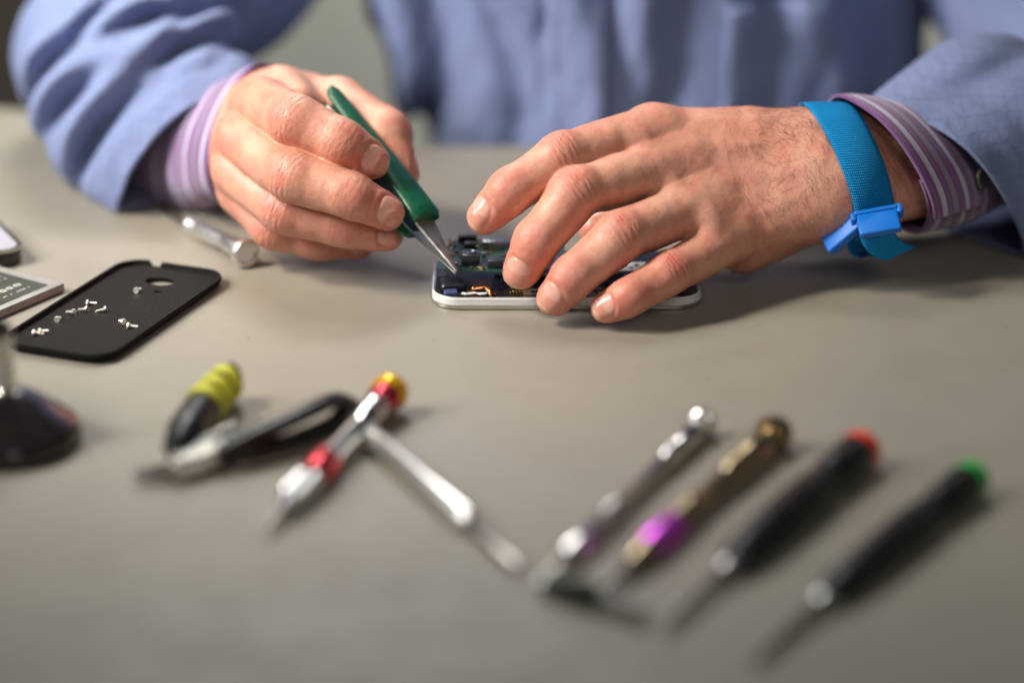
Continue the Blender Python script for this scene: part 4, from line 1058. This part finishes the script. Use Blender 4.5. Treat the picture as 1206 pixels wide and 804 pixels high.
# ------------------------------------------------------------------ stand at the left edge
b0 = T(11,521,0); st = empty('magnifier_stand', (b0[0], b0[1], 0)); tag(st, 'glossy black stand base with a steel post cut off by the left edge', 'stand')
M_lacq = simple('black_lacquer', (.016,.011,.010), .2, 0, 50, .3, coat=.6)
bm = bmesh.new(); MZ = M4((0,0,0), (0,0,1), (1,0,0), (0,1,0)); lathe(bm, [(.0325,.0004), (.0335,.0015), (.0335,.0060), (.0325,.0085), (.0300,.0105), (.0130,.0235), (.0080,.0255), (.0070,.0262)], 12, MZ)
bmesh.ops.bevel(bm, geom=[e for e in bm.edges], offset=.0012, segments=2, affect='EDGES'); bm_obj('base', bm, M_lacq, st, angle=60)
tilt = Vector((.0,.03,1)).normalized(); yv = tilt.orthogonal().normalized(); MP = M4((0,0,.024), tilt, yv, tilt.cross(yv))
bm = bmesh.new(); lathe(bm, [(.0062,.0), (.0062,.0025), (.0052,.0035), (.0050,.026), (.0056,.0275), (.0056,.0285)], 32, MP); bm_obj('post', bm, M_steel, st, angle=40)
t2 = Vector((-.75,.25,.75)).normalized(); y2 = t2.orthogonal().normalized(); tp = MP @ Vector((.0286,0,0))
bm = bmesh.new(); lathe(bm, [(.0030,-.004), (.0055,-.002), (.0058,.002), (.0046,.005), (.0046,.16), (.0030,.162)], 28, M4(tp, t2, y2, t2.cross(y2))); bm_obj('arm', bm, M_rubber, st, angle=40)
# ------------------------------------------------------------------ setting and light
w = bpy.data.worlds.new('World'); SC.world = w; w.use_nodes = True
w.node_tree.nodes['Background'].inputs[0].default_value = (.90, .95, 1.0, 1); w.node_tree.nodes['Background'].inputs[1].default_value = .055
def lamp(kind, name, loc, tgt, size, power, col, spot=None, blend=.8):
    l = bpy.data.lights.new(name, kind); l.energy = power; l.color = col
    if kind == 'AREA': l.size = size
    else: l.shadow_soft_size = size; l.spot_size = math.radians(spot); l.spot_blend = blend
    o = bpy.data.objects.new(name, l); COL.objects.link(o); o.location = loc
    o.rotation_euler = (Vector(tgt)-Vector(loc)).to_track_quat('-Z', 'Y').to_euler(); return o
lamp('SPOT', 'key_lamp', (-1.15, -.16, 1.28), (-.03, .17, 0), .17, 148, (1.0, .93, .80), 30, 1.0)
lamp('AREA', 'side_fill', (-1.15, -.25, .75), (-.12, .35, .15), .40, 3.0, (.97, .97, 1.0))  # added soft light to lift the coat front and near sleeve
lamp('AREA', 'back_fill', (-.25, .75, 1.25), (0, .05, 0), .40, 1.15, (.97, .98, 1.0))  # added unseen light so the steel tools catch bright reflections
lamp('AREA', 'front_fill', (.35, -1.15, 1.0), (.08, .20, .06), .7, .35, (1.0, .96, .90))
lamp('AREA', 'wall_fill', (-.1, .95, 1.1), (.0, 1.5, .2), .5, 28, (1.0, .98, .92))  # added light that only brightens the wall behind, no fitting there
for n_, a_ in (('side_fill', 62), ('back_fill', 75), ('front_fill', 38)): bpy.data.objects[n_].data.spread = math.radians(a_)
def table():
    bm = bmesh.new()
    pts = [(-1.3, -1.0), (1.3, -1.0), (1.3, .318), (-.054, .322), (-.334, .406), (-1.3, .70)]
    prism(bm, pts, -.028, 0, bev=.002)
    n = NT('table_laminate')
    c = n.ramp(n.noise(6, 5, .6), [(.3, (.262, .236, .188, 1)), (.7, (.292, .264, .212, 1))])
    c = n.mix(n.ramp(n.noise(900, 3, .7), [(.4, 0.0), (.7, .12)]), c, (.22, .20, .17, 1))
    vo = n.add('ShaderNodeTexVoronoi', i_Scale=46.0); n.L(n.coord('Object'), vo.inputs['Vector'])
    c = n.mix(n.ramp(vo.outputs['Distance'], [(.035, .55), (.06, 0.0)]), c, (.12, .10, .08, 1))          # dust specks
    mp = n.add('ShaderNodeMapping'); mp.inputs['Scale'].default_value = (6, 90, 1); mp.inputs['Rotation'].default_value = (0, 0, .5); n.L(n.coord('Object'), mp.inputs['Vector'])
    scr = n.ramp(n.noise(3.0, 3, .7, mp.outputs[0]), [(.66, 0.0), (.74, .22)])
    c = n.mix(scr, c, (.42, .40, .34, 1))                                                                 # worn scuffs
    c = n.mix(n.ramp(n.noise(14, 6, .7), [(.5, 0.0), (.8, .35)]), c, (.20, .18, .135, 1))                 # faint stains
    n.set(Base_Color=c, Roughness=n.ramp(n.noise(40, 4), [(.3, .42), (.7, .55)]))
    n.L(n.bump(n.noise(700, 3, .6), .12, .0003), n.b.inputs['Normal'])
    o = bm_obj('table_top', bm, n.m, angle=30); tag(o, kind='structure'); return o
table()
bm = bmesh.new(); box(bm, (0.6, 1.62, .5), (3.2, .1, 3.4)); o = bm_obj('wall', bm, simple('wall_paint', (.50,.51,.45), .8, 0, 3, .05), smooth=False); tag(o, kind='structure')
bm = bmesh.new(); box(bm, (-.95, 1.35, .2), (1.1, .3, 2.6), None, .004); o = bm_obj('dark_partition', bm, simple('partition_brown', (.12,.10,.075), .6, 0, 4, .15), smooth=False); tag(o, kind='structure')
